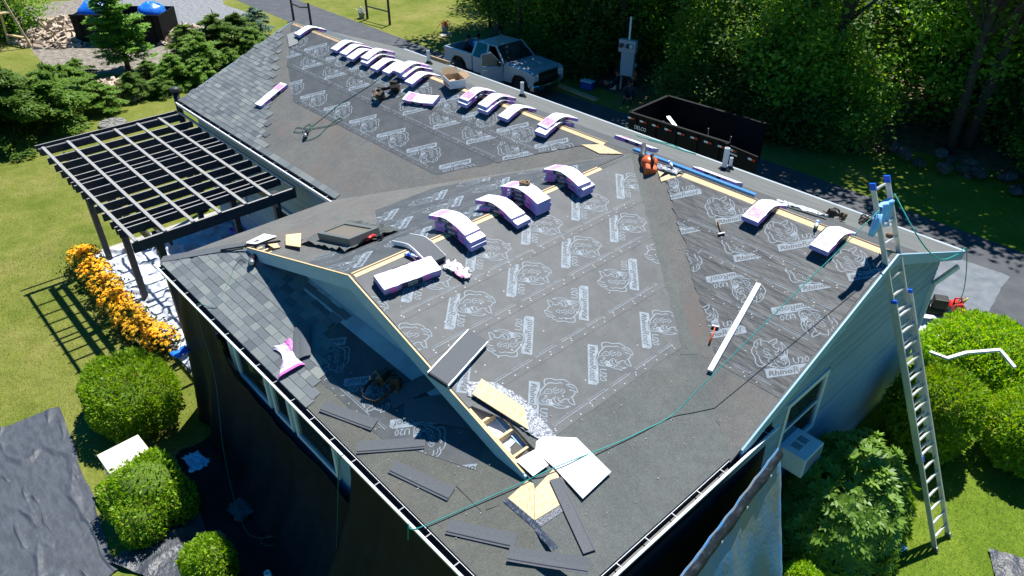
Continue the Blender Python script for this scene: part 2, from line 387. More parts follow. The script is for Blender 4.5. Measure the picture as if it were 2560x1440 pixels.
def text_geo(body, bold=0.0, shear=0.0):
    cu = bpy.data.curves.new('t', 'FONT'); cu.body = body; cu.size = 1; cu.offset = bold; cu.shear = shear; cu.resolution_u = 2; cu.fill_mode = 'FRONT'
    o = bpy.data.objects.new('t', cu); COL.objects.link(o)
    dg = bpy.context.evaluated_depsgraph_get(); me = bpy.data.meshes.new_from_object(o.evaluated_get(dg))
    v = [tuple(x.co) for x in me.vertices]; f = [tuple(p.vertices) for p in me.polygons]
    bpy.data.objects.remove(o); bpy.data.curves.remove(cu); bpy.data.meshes.remove(me)
    x0 = min(p[0] for p in v); x1 = max(p[0] for p in v); y0 = min(p[1] for p in v); y1 = max(p[1] for p in v)
    return [((p[0]-x0)/(x1-x0), (p[1]-y0)/(y1-y0)) for p in v], f
def add_text(mb, geo, x0, y0, wdt, hgt, z=0, m=0, M=None):
    v, f = geo; i = len(mb.v)
    for a, b in v:
        p = Vector((x0+a*wdt, y0+b*hgt, z)); mb.v.append(M @ p if M is not None else p)
    for q in f: mb.f.append(tuple(i+k for k in q)); mb.m.append(m)

rng = random.Random(7)
def nz3(p, s=1.0): return noise.noise(Vector(p)*s)

# ================================================================== SETTING
def sheet_ground(name, pts, z, m, label=None, kind='structure'):
    b = MB(); b.face([(x, y, z) for x, y in pts]); return tag(b.build(name, m), label, None, None, kind)
sheet_ground('lawn', [(-220, -120), (160, -120), (160, 220), (-220, 220)], 0, M_['lawn'], 'sunlit lawn of yellow green grass around the house')
def wob(pts, amp, n, seed):
    r = random.Random(seed); out = []
    for i in range(len(pts)):
        a, b = pts[i], pts[(i+1) % len(pts)]
        for k in range(n):
            t = k/n; out.append((a[0]+(b[0]-a[0])*t+(r.uniform(-amp, amp) if k else 0), a[1]+(b[1]-a[1])*t+(r.uniform(-amp, amp) if k else 0)))
    return out
litter = mat('leaf_litter', (.070, .048, .028), .95, (.18, .125, .07), 3, .8, 30, detail=9)
sheet_ground('forest_floor', wob([(-31, 15.2), (-24, 14.6), (-13, 14.9), (-8.5, 18.2), (10, 17.4), (60, 30), (60, 120), (-90, 120), (-60, 40), (-36, 21)], .5, 6, 3), .004, litter, 'brown leaf litter under the trees')
sheet_ground('driveway', [(-120, 10.6), (-52, 10.15), (-40, 9.9), (-32, 7.4), (-4.5, 6.6), (-2.3, 8.25), (8, 7.4), (40, 4), (40, 9), (8, 12.2), (-3.4, 12.85), (-11, 13.15), (-32, 12.7), (-47, 13.1), (-120, 13.6)], .006, M_['asphalt'], 'grey asphalt driveway running behind the house')
sheet_ground('gravel_patch', wob([(-57, 5), (-52, 9.4), (-46.2, 9.0), (-44.4, 7.4), (-45, 4.6), (-49, 3)], .35, 5, 5), .008, M_['gravel'], 'pale crushed gravel beside the driveway')
sheet_ground('bark_ground', wob([(-58, -3.5), (-57, 3.5), (-46, 6.5), (-41, 4.2), (-38.5, 0), (-41, -3.4)], .5, 5, 6), .005, mat('wood_chip_ground', (.13, .11, .085), .95, (.27, .24, .20), 4, .8, 40, detail=9), 'ground strewn with bark and wood chips')
sheet_ground('patio', [(-22.6, -7.75), (-13.4, -7.75), (-13.4, -3.6), (-22.6, -3.6)], .012, M_['concrete'], 'concrete patio under the pergola')
kb = MB(); kb.prism([(-2.6, 8.0, .12), (3.5, 7.45, .12), (3.5, 7.62, .12), (-2.6, 8.2, .12)], (0, 0, -.13))
tag(kb.build('kerb', M_['concrete']), 'pale concrete kerb at the edge of the driveway', None, None, 'structure')

# ================================================================== HOUSE
house = thing('house', 'grey house being reroofed, with a cross wing and black underlayment', 'house')
def zpl(pl, x, y):                                 # height of a slope plane above plan point
    return pl.o.z-((x-pl.o.x)*pl.N.x+(y-pl.o.y)*pl.N.y)/pl.N.z
def slab(name, pl, pts, m, th=.05, h=0.0, parent=house, mside=None, label=None):
    b = MB(); b.prism([Vector((x, y, zpl(pl, x, y)))+pl.N*h for x, y in pts], -pl.N*th)
    return b.build(name, m, parent, label=label)

slab('roof_slope', mn, [(XL, -.004), (XL, -DN), (-3.40, -DN), (XR, -4.18), (XR, -.004)], M_['felt_old'], label='main slope facing the pergola')
slab('roof_slope', mf, [(XR, 0), (XR, DF), (XL, DF), (XL, 0)], M_['farfelt'], label='far slope falling towards the driveway')
NX0, NX1, NY = -6.05, -4.88, -6.36
slab('roof_slope', wr, [(XW, -.06), (XW, GY), (NX0, GY), (NX0, NY), (NX1, NY), (NX1, GY), (XW+4.04, GY), (XW+DW, FY), (XW+DW, -3.9), (XW+1.2, -.9)], M_['felt'], label='cross wing slope with an opening at the rake')
LX0, LX1, LY = -12.4, -11.55, -6.42
slab('roof_slope', wl, [(XW, -.06), (XW-1.2, -.9), (XW-DW, -3.9), (XW-DW, FY), (XW-4.04, GY), (LX0, GY), (LX0, LY), (LX1, LY), (LX1, GY), (XW, GY)], M_['felt_old'], label='cross wing slope with a skylight')
slab('roof_slope', fp, [(XW-DW, FY), (XW+DW, FY), (XW+3.75, WY), (XW-3.75, WY)], M_['felt_tan'], label='low front slope under the gablet')

# ---- walls, gables
def wallbox(name, a, b, zt, th=.12, m=None):
    mb = MB(); mb.beam((a[0], a[1], zt/2), (b[0], b[1], zt/2), th, zt); return mb.build(name, m or M_['siding'], house)
WX, WF, WB = -3.55, -7.58, 3.78
wallbox('wall', (WX, WF), (WX, WB), 3.80)
w_front = wallbox('wall', (-13.55, WF), (WX-.07, WF), 3.78)
wallbox('wall', (-13.55, WF+.06), (-13.55, -3.72), 3.78)
w_pat = wallbox('wall', (-22.2, -3.66), (-13.62, -3.66), 3.78)
wallbox('wall', (-22.2, -3.6), (-22.2, WB), 3.8); wallbox('wall', (-22.14, WB), (WX-.07, WB), 3.75)
gm = MB(); gm.prism([(WX+.06, -3.6, 3.81), (WX+.06, 0, HM-.06), (WX+.06, 3.7, 3.92), (WX+.06, 3.7, 3.79), (WX+.06, -3.6, 3.79)], (-.12, 0, 0))
g_right = gm.build('gable_wall', M_['siding'], house)
gm = MB(); gm.prism([(-22.26, -3.6, 3.81), (-22.26, 0, HM-.06), (-22.26, 3.7, 3.92), (-22.26, 3.7, 3.79), (-22.26, -3.6, 3.79)], (.12, 0, 0)); gm.build('gable_wall', M_['siding'], house)
gm = MB(); gm.prism([(XW-3.75, WY, 4.18), (XW, WY, HW-.05), (XW+3.75, WY, 4.18)], (0, .1, 0))
g_front = gm.build('gable_wall', M_['fascia'], house, label='smooth painted wall of the front gablet')
# clapboards on the right-hand wall and on the wall by the patio
ex = .105
z = .25
while z < 5.36:
    y0, y1 = -7.5, 3.76
    if z > 3.72:
        lim = (HM-.09-z)/P; y0, y1 = max(-lim, -3.62), min(lim, 3.72)
    if y1-y0 > .15:
        segs = [(y0, y1)]
        if 1.95 < z+ex/2 < 3.36: segs = [(y0, -2.09), (-.66, y1)]
        for a, b in segs:
            if b-a < .1: continue
            mb = MB(); mb.prism([(WX+.100, a, z), (WX+.100, b, z), (WX+.092, b, z+ex-.028), (WX+.092, a, z+ex-.028)][::-1], (-.028, 0, 0)); mb.build('siding_board', M_['siding'], g_right)
    z += ex
for k in range(33):
    z = .2+k*.108
    mb = MB(); mb.prism([(-22.1, -3.752, z), (-13.7, -3.752, z), (-13.7, -3.728, z+.108), (-22.1, -3.728, z+.108)], (0, .008, 0)); mb.build('siding_board', M_['siding'], w_pat)

def rect_frame(mb, o, X, Y, wdt, hgt, bw, th):     # frame of four bars in plane (X,Y) around origin (lower-left)
    N = X.cross(Y)
    def bar(x0, y0, x1, y1): mb.prism([o+X*x0+Y*y0, o+X*x1+Y*y0, o+X*x1+Y*y1, o+X*x0+Y*y1], N*th)
    bar(0, 0, wdt, bw); bar(0, hgt-bw, wdt, hgt); bar(0, bw, bw, hgt-bw); bar(wdt-bw, bw, wdt, hgt-bw)
def window(o, X, wdt, hgt, parent, bars=1, bw=.09, label=None):
    X = Vector(X); Y = Vector((0, 0, 1)); N = X.cross(Y); o = Vector(o)
    m = MB(); rect_frame(m, o, X, Y, wdt, hgt, bw, .05); root = m.build('window', M_['white'], parent, label=label)
    m = MB(); q = o+N*.012; m.prism([q+X*bw+Y*bw, q+X*(wdt-bw)+Y*bw, q+X*(wdt-bw)+Y*(hgt-bw), q+X*bw+Y*(hgt-bw)], N*.006); m.build('pane', M_['glass'], None).parent = root
    for k in range(bars):
        m = MB(); yb = bw+(hgt-2*bw)*(k+1)/(bars+1); q = o+N*.018
        m.prism([q+X*bw+Y*(yb-.022), q+X*(wdt-bw)+Y*(yb-.022), q+X*(wdt-bw)+Y*(yb+.022), q+X*bw+Y*(yb+.022)], N*.02); m.build('sash_bar', M_['white']).parent = root
    return root
window((WX+.065, -2.06, 1.98), (0, 1, 0), 1.38, 1.36, house, 1, .10, 'right wall window with the air conditioner')
for x0, x1 in ((-13.1, -11.9), (-11.75, -10.45), (-10.3, -9.62), (-9.5, -8.12), (-7.3, -5.9), (-5.7, -4.3)):
    window((x0, WF-.065, 2.06), (1, 0, 0), x1-x0, 1.45, house, 0, .08)
for x0, x1, z0, z1 in ((-20.8, -19.7, 1.0, 2.1), (-17.6, -16.5, .9, 2.2), (-15.3, -14.2, .1, 2.2)):
    window((x0, -3.757, z0), (1, 0, 0), x1-x0, z1-z0, house, 1, .08)

# ---- soffits, rake boards, fascias
def rake(name, a, b, h=.2, th=.03, m=None, out=(0, -1, 0), parent=house):
    a = Vector(a); b = Vector(b); mb = MB(); mb.prism([a, b, b-Vector((0, 0, h)), a-Vector((0, 0, h))], Vector(out)*th); return mb.build(name, m or M_['fascia'], parent)
zr = lambda x: HW-PW*abs(x-XW)
rake('rake_board', (XW, GY-.004, HW+.004), (XW-3.86, GY-.004, zr(XW-3.86)+.004), .24)
rake('rake_board', (XW, GY-.004, HW+.004), (XW+3.9, GY-.004, zr(XW+3.9)+.004), .24)
for s in (-1, 1):                                   # gablet soffit
    mb = MB(); mb.prism([(XW, GY, HW-.20), (XW, WY, HW-.20), (XW+s*3.5, WY, zr(XW+3.5)-.17), (XW+s*3.5, GY, zr(XW+3.5)-.17)], (0, 0, -.012)); mb.build('soffit', M_['fascia'], house)
    mb = MB(); mb.beam((XW, GY-.02, HW+.016), (XW+s*3.86, GY-.02, zr(XW+3.86)+.016), .026, .014); mb.build('drip_edge', M_['lumber'], house)
zm = lambda y: HM-P*abs(y)
rake('rake_board', (XR+.004, 0, zm(0)+.004), (XR+.004, -3.95, zm(3.95)+.004), .2, out=(1, 0, 0))
rake('rake_board', (XR+.004, 0, zm(0)+.004), (XR+.004, DF, zm(DF)+.004), .2, out=(1, 0, 0))
rake('rake_board', (XL-.034, 0, zm(0)+.004), (XL-.034, -DN, zm(DN)+.004), .2, out=(1, 0, 0))
for s, yy in ((-1, 3.9), (1, 4.0)):
    mb = MB(); mb.prism([(WX, 0, HM-.17), (XR, 0, HM-.17), (XR, s*yy, zm(yy)-.17), (WX, s*yy, zm(yy)-.17)], (0, 0, -.012)); mb.build('soffit', M_['white'], house)
mb = MB(); mb.box(((XW-DW+XW+DW)/2, FY+.02, EZ-.14), (2*DW-.1, .02, .16)); mb.build('fascia', M_['fascia'], house)
mb = MB(); mb.box((XW+DW-.02, (FY-4)/2, EZ-.14), (.02, -(FY+4)-.1, .16)); mb.build('fascia', M_['fascia'], house)
mb = MB(); mb.box(((XL-13.9)/2, -DN+.02, zm(DN)-.13), (8.5, .02, .16)); mb.build('fascia', M_['fascia'], house)
mb = MB(); mb.prism([(XW-DW+.05, FY+.04, EZ-.2), (XW+DW-.05, FY+.04, EZ-.2), (XW+DW-.05, WF, EZ-.2), (XW-DW+.05, WF, EZ-.2)], (0, 0, -.012)); mb.build('soffit', M_['white'], house)
mb = MB(); mb.prism([(XW-DW+.01, -4.1, EZ-.02), (XW-DW+.01, FY, EZ-.02), (XW-DW+.01, FY, EZ-.2), (XW-DW+.01, -4.1, EZ-.2)], (.02, 0, 0)); mb.build('fascia', M_['fascia'], house)
mb = MB(); mb.prism([(XL, DF+.01, zm(DF)-.03), (XR, DF+.01, zm(DF)-.03), (XR, DF+.14, zm(DF)-.04), (XL, DF+.14, zm(DF)-.04)], (0, 0, -.1)); mb.build('gutter', M_['meter'], house, label='grey gutter along the driveway side')
# flashing band at the foot of the gablet wall
mb = MB(); q0 = Vector((0, WY-.005, zpl(fp, 0, WY)+.012)); dn = Vector((0, -.24, -.24*PF))
mb.prism([q0+Vector((XW-2.0, 0, 0)), q0+Vector((XW+3.4, 0, 0)), q0+Vector((XW+3.4, 0, 0))+dn, q0+Vector((XW-2.0, 0, 0))+dn][::-1], (0, 0, -.006))
mb.build('flashing', mat('old_flashing', (.38, .43, .46), .55, (.50, .54, .56), 3, .2, 30, metal=.1), house)

# ---- gutters
def gutter(a, b, out, label, nb, zoff=-.02, wdt=.13):
    a = Vector(a); b = Vector(b); o = Vector(out)
    prof = [(0, 0), (0, -.10), (wdt-.03, -.105), (wdt-.015, -.05), (wdt, -.005), (wdt, .004), (wdt-.034, .004), (wdt-.036, -.05), (wdt-.035, -.097), (.006, -.094), (.006, 0)]
    mb = MB(); n = len(prof); i0 = len(mb.v)
    for p in (a, b):
        for x, zz in prof: mb.v.append(p+o*x+Vector((0, 0, zz+zoff)))
    for k in range(n):
        k2 = (k+1) % n; mb.f.append((k, k2, n+k2, n+k)); mb.m.append(1 if 6 <= k <= 9 else 0)
    mb.f.append(tuple(range(n))); mb.m.append(0); mb.f.append(tuple(range(2*n-1, n-1, -1))); mb.m.append(0)
    g = mb.build('gutter', [M_['white'], M_['gut_in']], house, label=label)
    for k in range(nb):
        t = (k+.5)/nb; p = a.lerp(b, t); m2 = MB(); d = (b-a).normalized()*.008
        m2.prism([p-d+Vector((0, 0, zoff+.001))+o*.006, p+d+Vector((0, 0, zoff+.001))+o*.006, p+d+o*(wdt-.01)+Vector((0, 0, zoff+.001)), p-d+o*(wdt-.01)+Vector((0, 0, zoff+.001))], (0, 0, -.008))
        m2.build('gutter_bracket', M_['cap'], g)
    return g
gutter((XW-DW-.02, FY-.012, EZ), (XW+DW+.13, FY-.012, EZ), (0, -1, 0), 'front gutter above the black tarp', 19)
gutter((XW+DW+.012, -3.02, EZ), (XW+DW+.012, FY-.0, EZ), (1, 0, 0), 'right hand gutter above the grey tarp', 9)
gutter((XL, -DN-.012, zm(DN)), (-13.75, -DN-.012, zm(DN)), (0, -1, 0), 'gutter above the pergola', 14)
mb = MB(); mb.box(((-22.4-13.9)/2, -DN-.07, zm(DN)-.112), (8.4, .09, .006)); mb.build('gutter_leaves', M_['gut_in'], house)
# downspout on the far right corner
mb = MB(); mb.beam((XR+.06, 3.95, 3.55), (WX+.13, 3.72, 3.1), .09, .07); mb.beam((WX+.13, 3.72, 3.1), (WX+.13, 3.72, .1), .09, .07, up=(0, 1, 0)); mb.build('downspout', M_['white'], house)

# ---- exposed wood along the ridges
def ridge_strip(pl, a0, a1, d0, d1, m=M_['lumber'], h=.014):
    mb = MB(); mb.prism([pl.p(a0, d0, h), pl.p(a1, d0, h), pl.p(a1, d1, h), pl.p(a0, d1, h)], -pl.N*.012); mb.build('ridge_board', m, house)
ridge_strip(mn, -22.3, -17.5, .02, .10, M_['lumber_old']); ridge_strip(mn, -17.45, -9.3, .02, .11); ridge_strip(mn, -7.3, -3.3, .02, .13)
ridge_strip(mf, -22.3, -9.3, .02, .06); ridge_strip(mf, -7.3, -3.3, .02, .06)
ridge_strip(wr, -6.66, -1.05, .015, .085); ridge_strip(wl, -6.66, -1.05, .015, .06)
mb = MB(); mb.prism([mn.p(-9.35, .10, .016), mn.p(-8.75, .13, .016), mn.p(-9.2, .34, .016), mn.p(-9.75, .30, .016)], -mn.N*.01); mb.build('sheathing_patch', M_['osb'], house)
mb = MB(); mb.prism([mn.p(-7.95, .08, .016), mn.p(-7.3, .09, .016), mn.p(-7.55, .42, .016)], -mn.N*.01); mb.build('sheathing_patch', M_['osb'], house)

# ---- printed underlayment
EMB = {
'head': [(.024,.236),(-.019,.221),(-.066,.228),(-.091,.266),(-.104,.324),(-.094,.388),(-.122,.485),(-.114,.538),(-.095,.574),(-.073,.594)],
'fore': [(.219,.167),(.162,.166),(.112,.191),(.067,.219),(.03,.241),(-.02,.29),(-.031,.354),(-.034,.412),(-.063,.455),(-.043,.486)],
'ear': [(-.057,.551),(-.033,.56),(-.061,.599),(-.058,.647),(-.021,.687),(.014,.706),(.059,.711),(.051,.672),(.041,.641),(.04,.588)],
'ear_in': [(-.009,.57),(-.019,.618),(.005,.659)], 'jaw': [(.066,.677),(.114,.663),(.159,.634)],
'chk': [(.152,.609),(.172,.634),(.206,.653),(.243,.661),(.277,.677),(.283,.648),(.266,.607),(.228,.578),(.204,.574),(.198,.601)],
'neck': [(.207,.574),(.209,.532),(.232,.5),(.263,.472),(.262,.446),(.234,.432),(.199,.412)], 'nk2': [(.218,.417),(.206,.47)],
'horn': [(.256,.296),(.287,.269),(.325,.268),(.357,.292),(.364,.349),(.383,.41),(.38,.472),(.364,.53),(.316,.61)],
'horn2': [(.316,.61),(.331,.542),(.329,.474),(.311,.423),(.287,.388),(.252,.374),(.223,.391)],
'h3': [(.274,.331),(.307,.351),(.336,.396),(.349,.453)], 'h4': [(.302,.439),(.267,.514)], 'h5': [(.246,.343),(.215,.37),(.195,.402)],
'muz': [(.207,.165),(.263,.14),(.314,.141),(.353,.164),(.367,.215),(.362,.287)], 'mz2': [(.219,.167),(.188,.21),(.165,.273),(.152,.336)],
'nose': [(.278,.192),(.27,.228),(.218,.266),(.199,.261),(.232,.229)], 'm1': [(.304,.186),(.309,.253)], 'm2': [(.32,.201),(.346,.257)],
'e1': [(.17,.221),(.105,.254),(.084,.318),(.15,.341)], 'e1b': [(.127,.269),(.127,.3)],
'e2': [(.04,.403),(.069,.36),(.108,.359),(.16,.388),(.133,.394),(.09,.475),(.046,.466)], 'e2b': [(.097,.38),(.075,.423),(.057,.445)],
'brow': [(.042,.488),(.085,.528),(.136,.468)]}
FILL = [(.262,.296),(.25,.353),(.28,.331),(.324,.361),(.338,.386),(.367,.338),(.355,.303),(.321,.288)]
BANNER = [(0,0),(-.006,.163),(.118,.162),(.181,.137),(.261,.12),(.329,.126),(.379,.16),(.697,.159),(.748,.118),(.75,0)]
def smooth_line(p):
    out = []
    for i in range(len(p)-1):
        a = Vector(p[max(i-1, 0)]); b = Vector(p[i]); c = Vector(p[i+1]); d = Vector(p[min(i+2, len(p)-1)])
        for k in range(3):
            t = k/3; out.append(.5*((2*b)+(c-a)*t+(2*a-5*b+4*c-d)*t*t+(3*b-a-3*c+d)*t**3))
    out.append(Vector(p[-1])); return out
def logo_mesh():
    mb = MB()
    for k, line in EMB.items():
        pts = smooth_line(line) if len(line) > 2 else [Vector(q) for q in line]
        wv = .0085 if k in ('head', 'fore', 'ear', 'muz', 'horn', 'chk', 'neck', 'jaw') else .0062
        n = len(pts); L, R = [], []
        for i in range(n):
            d = (pts[min(i+1, n-1)]-pts[max(i-1, 0)]).normalized(); s = Vector((-d.y, d.x))*wv; L.append(pts[i]+s); R.append(pts[i]-s)
        for i in range(n-1): mb.face([(R[i].x, R[i].y, 0), (R[i+1].x, R[i+1].y, 0), (L[i+1].x, L[i+1].y, 0), (L[i].x, L[i].y, 0)])
    mb.face([(x, y, .0004) for x, y in FILL][::-1]); mb.face([(x, y, 0) for x, y in BANNER][::-1])
    add_text(mb, text_geo('Rhino', .028, .12), .035, .028, .345, .086, .0012, 1)
    add_text(mb, text_geo('Roof', 0, .12), .39, .024, .305, .108, .0012, 1)
    add_text(mb, text_geo('U20', .012, 0), .425, .176, .23, .112, 0, 0)
    return mb.mesh('logo_print', [M_['print'], M_['ink']])
LOGO = logo_mesh()
def lay_logo(pl, a, d, ang, h, poly, parent):
    t = rad(ang); r = pl.A*math.cos(t)+pl.D*math.sin(t); F = pl.fr(pl.p(a, d, h), r)
    bb = [(x, y) for x in (-.13, .76) for y in (0, .72)]
    edges = []
    for i in range(len(poly)):
        a0, a1 = pl.p(*poly[i]), pl.p(*poly[(i+1) % len(poly)]); e = (a1-a0); nrm = e.cross(pl.N)
        ctr = sum((pl.p(*q) for q in poly), Vector())/len(poly)
        if nrm.dot(ctr-a0) > 0: nrm = -nrm          # outward
        nrm.normalize(); edges.append((a0, nrm))
    ds = [[(F @ Vector((x, y, 0))-p0).dot(nrm) for x, y in bb] for p0, nrm in edges]
    if any(min(q) > 0 for q in ds): return
    cut = [e for e, q in zip(edges, ds) if max(q) > 0]
    if not cut: put('logo_print', LOGO, parent, M=F); return
    bm = bmesh.new(); bm.from_mesh(LOGO); Fi = F.inverted()
    for p0, nrm in cut:
        bmesh.ops.bisect_plane(bm, geom=bm.verts[:]+bm.edges[:]+bm.faces[:], plane_co=Fi @ p0, plane_no=(Fi.to_3x3() @ nrm), clear_outer=True, dist=1e-5)
    if len(bm.faces) == 0: bm.free(); return
    me = bpy.data.meshes.new('logo_print'); bm.to_mesh(me); bm.free()
    for mm in LOGO.materials: me.materials.append(mm)
    put('logo_print', me, parent, M=F)
def strip_print(mb, pl, a0, a1, d, wdt, h): mb.face([pl.p(a0, d, h), pl.p(a1, d, h), pl.p(a1, d+wdt, h), pl.p(a0, d+wdt, h)])
def underlay(pl, poly, h, m, rows, lap, lapspan, ragged=(), over=.1, label=None):
    r = random.Random(int(abs(poly[0][0]*100))); pts = []
    for i in range(len(poly)):
        p, q = poly[i], poly[(i+1) % len(poly)]; n = 9 if i in ragged else 1
        for k in range(n):
            t = k/n; pts.append((p[0]+(q[0]-p[0])*t+(r.uniform(-.05, .05) if k else 0), p[1]+(q[1]-p[1])*t+(r.uniform(-.03, .03) if k else 0)))
    dmin = min(p[1] for p in poly); pts = [(a, d-over if abs(d-dmin) < 1e-6 and over else d) for a, d in pts]
    mb = MB(); mb.prism([pl.p(a, d, h) for a, d in pts], -pl.N*.002); o = mb.build('underlayment', m, house, label=label)
    for a, d, ang in rows: lay_logo(pl, a, d, ang, h+.0022, poly, o)
    if lap:
        mb = MB(); a0, a1 = lapspan
        x = a0+.1
        while x < a1-.1:
            seg = r.uniform(.3, .9); strip_print(mb, pl, x, min(x+seg, a1-.05), lap-.125, .010, h+.0018)
            strip_print(mb, pl, x, min(x+seg*.9, a1-.05), lap-.155, .006, h+.0018); x += seg+r.uniform(0, .12)
        mb.build('lap_line', M_['print'], o)
        mb = MB(); x = a0+.1
        while x < a1-.05:
            for dd in (lap-.045, lap-.42 if r.random() < .5 else lap-.09):
                c = pl.p(x+r.uniform(-.04, .04), dd+r.uniform(-.015, .015), h+.003)
                mb.face([c+(pl.A*math.cos(t)-pl.D*math.sin(t))*.013 for t in [q*math.pi/3 for q in range(6)]])
            x += .24
        tag(mb.build('nail_caps', M_['cap'], o), kind='stuff')
    return o
def rowpts(a0, step, n0, n1, d, ang): return [(a0+step*k, d, ang) for k in range(n0, n1)]
S_ = 1.224
# main slope, pergola side (lowest sheet first)
eL = lambda d: -9.40-1.08*d
underlay(mn, [(-20.4, 1.6), (-18.4, 2.56), (eL(2.56), 2.56), (eL(1.6), 1.6)], .004, M_['sheet'], rowpts(-12.98, S_, -6, 3, 1.775, 135), 2.56, (-18.4, -12.3), (2,))
underlay(mn, [(-21.2, 1.0), (-20.3, 1.6), (eL(1.6), 1.6), (eL(1.0), 1.0)], .007, M_['sheet'], rowpts(-13.44, S_, -7, 4, 1.5, -45), 1.6, (-20.3, -11.2), (2,))
underlay(mn, [(-22.35, .10), (-21.0, 1.0), (eL(1.0), 1.0), (eL(.10), .10)], .010, M_['sheet'], rowpts(-11.405, S_, -9, 2, .25, 135), 1.0, (-21.0, -10.6), (2,), 0)
# cross wing, right slope
eW = lambda d: -.13-.781*d
underlay(wr, [(-6.69, 2.86), (-6.05, 3.87), (eW(3.87), 3.87), (eW(2.86), 2.86)], .003, M_['sheet'], rowpts(-4.44, 1.235, -2, 2, 2.99, 135), 3.87, (-6.0, -3.2), (2,))
underlay(wr, [(-6.69, 1.92), (-6.69, 2.86), (eW(2.86), 2.86), (eW(1.92), 1.92)], .006, M_['sheet'], rowpts(-4.09, 1.235, -2, 4, 2.675, -45), 2.86, (-6.6, -2.4), (2,))
underlay(wr, [(-6.69, 1.15), (-6.69, 1.92), (eW(1.92), 1.92), (eW(1.15), 1.15)], .009, M_['sheet'], rowpts(-5.6, 1.235, -1, 5, 1.06, 135), 1.92, (-6.6, -1.7), (2,))
underlay(wr, [(-6.69, .09), (-6.69, 1.15), (eW(1.15), 1.15), (eW(.09), .09)], .012, M_['sheet'], rowpts(-2.13, 1.235, -4, 2, .30, 135), 1.15, (-6.6, -1.1), (2,), 0)
# main slope, right-hand triangle
eR = lambda d: -7.90+1.118*d
xr = XR-.03
underlay(mn, [(eR(2.28), 2.28), (eR(3.25), 3.25), (xr, 3.25), (xr, 2.28)], .004, M_['sheet_x'], rowpts(-3.56, 1.23, -2, 1, 3.06, -45), 3.25, (-4.2, -3.4), (0,))
underlay(mn, [(eR(1.6), 1.6), (eR(2.28), 2.28), (xr, 2.28), (xr, 1.6)], .007, M_['sheet_x'], rowpts(-3.7, 1.23, -3, 1, 1.40, 135), 2.28, (-5.2, -3.4), (0,))
underlay(mn, [(eR(1.1), 1.1), (eR(1.6), 1.6), (xr, 1.6), (xr, 1.1)], .010, M_['sheet_x'], rowpts(-5.23, 1.23, -2, 2, 1.42, -45), 1.6, (-6.0, -3.4), (0,))
underlay(mn, [(eR(.13), .13), (eR(1.1), 1.1), (xr, 1.1), (xr, .13)], .013, M_['sheet_x'], rowpts(-5.98, 1.23, -2, 3, .86, -45), 1.1, (-6.6, -3.4), (0,), 0)
# cross wing, skylight side
underlay(wl, [(-5.0, 2.05), (-4.3, 3.2), (-2.85, 3.2), (-1.7, 2.05)], .004, M_['sheet'], rowpts(-4.6, 1.23, -1, 3, 2.1, 45), None, None, (2,))
underlay(wl, [(-6.69, 1.12), (-6.69, 1.5), (-5.0, 2.05), (-1.75, 2.05), (-.95, 1.12)], .007, M_['sheet'], rowpts(-6.1, 1.23, 0, 5, 1.2, 45), 2.05, (-5, -1.9))
underlay(wl, [(-6.69, .07), (-6.69, 1.12), (-.98, 1.12), (-.2, .07)], .010, M_['sheet'], rowpts(-6.4, 1.23, 0, 5, .15, 45), 1.12, (-6.6, -1.2), (), 0)
# front slope
underlay(fp, [(-9.35, -1.33), (-8.55, -.42), (-6.7, -.42), (-5.3, -.95), (-5.6, -1.33)], .004, M_['sheet'], rowpts(-6.39, -1.225, -1, 3, -1.22, 135), -.42, (-8.5, -6.8), (1,), .12)
# far slope upper strip
mb = MB(); mb.prism([mf.p(XL+.1, .07, .005), mf.p(XR-.05, .07, .005), mf.p(XR-.05, 1.35, .005), mf.p(XL+.1, 1.35, .005)], -mf.N*.002)
mb.build('underlayment', mat('underlayment_streaked', (.075, .08, .084), .5, (.24, .255, .265), 6, .6, 6, stretch=(.25, 6, 6), lo=.56, hi=.72, spec=.45), house, label='streaked strip on the far slope')
# torn lap edges and felt seams on the bare roof
for pl, u0, u1 in ((wr, (1700, 886), (1770, 886)), (fp, (1140, 1215), (1205, 1280)), (wr, (1790, 1050), (1830, 1105)), (fp, (1215, 1275), (1250, 1262))):
    p, q = pl.px(*u0, .002), pl.px(*u1, .002); s = (q-p).cross(pl.N).normalized()*.006; mb = MB(); mb.face([p-s, q-s*.3, q+s*.3, p+s])
    mb.build('felt_seam', M_['tar'], house)

# ---- shingles
EXPO = .143
WID = [.16, .20, .24, .28, .33]
def shingle_mesh(wd):
    mb = MB(); L = EXPO+.02
    top = [(-wd/2, 0, .013), (wd/2, 0, .013), (wd/2, L, .005), (-wd/2, L, .005)]
    mb.v += [Vector(p) for p in top]+[Vector((x, y, zz-.007 if y == 0 else zz-.004)) for x, y, zz in top]
    for f in ((0, 1, 2, 3), (7, 6, 5, 4), (0, 4, 5, 1), (1, 5, 6, 2), (2, 6, 7, 3), (3, 7, 4, 0)): mb.f.append(f); mb.m.append(0)
    return mb
SH = [shingle_mesh(wd-.004) for wd in WID]; SHM = [s.mesh('shingle', M_['shingle']) for s in SH]
r = random.Random(11); spots = []
def lay_course(pl, d, a0, a1, h):
    x = a0-r.uniform(0, .2)
    while x < a1:
        k = r.randrange(5); wd = WID[k]
        if x+wd/2 > a0 and x+wd < a1+.12:
            F = Matrix.Identity(4); Y = -pl.D; o = pl.p(x+wd/2, d, h+r.uniform(0, .003))
            F = Matrix(((pl.A.x, Y.x, pl.N.x, o.x), (pl.A.y, Y.y, pl.N.y, o.y), (pl.A.z, Y.z, pl.N.z, o.z), (0, 0, 0, 1)))
            spots.append(((o-CAM).length, k, F))
        x += wd
sl = math.hypot(1, P)
nC = int(4.305/EXPO)
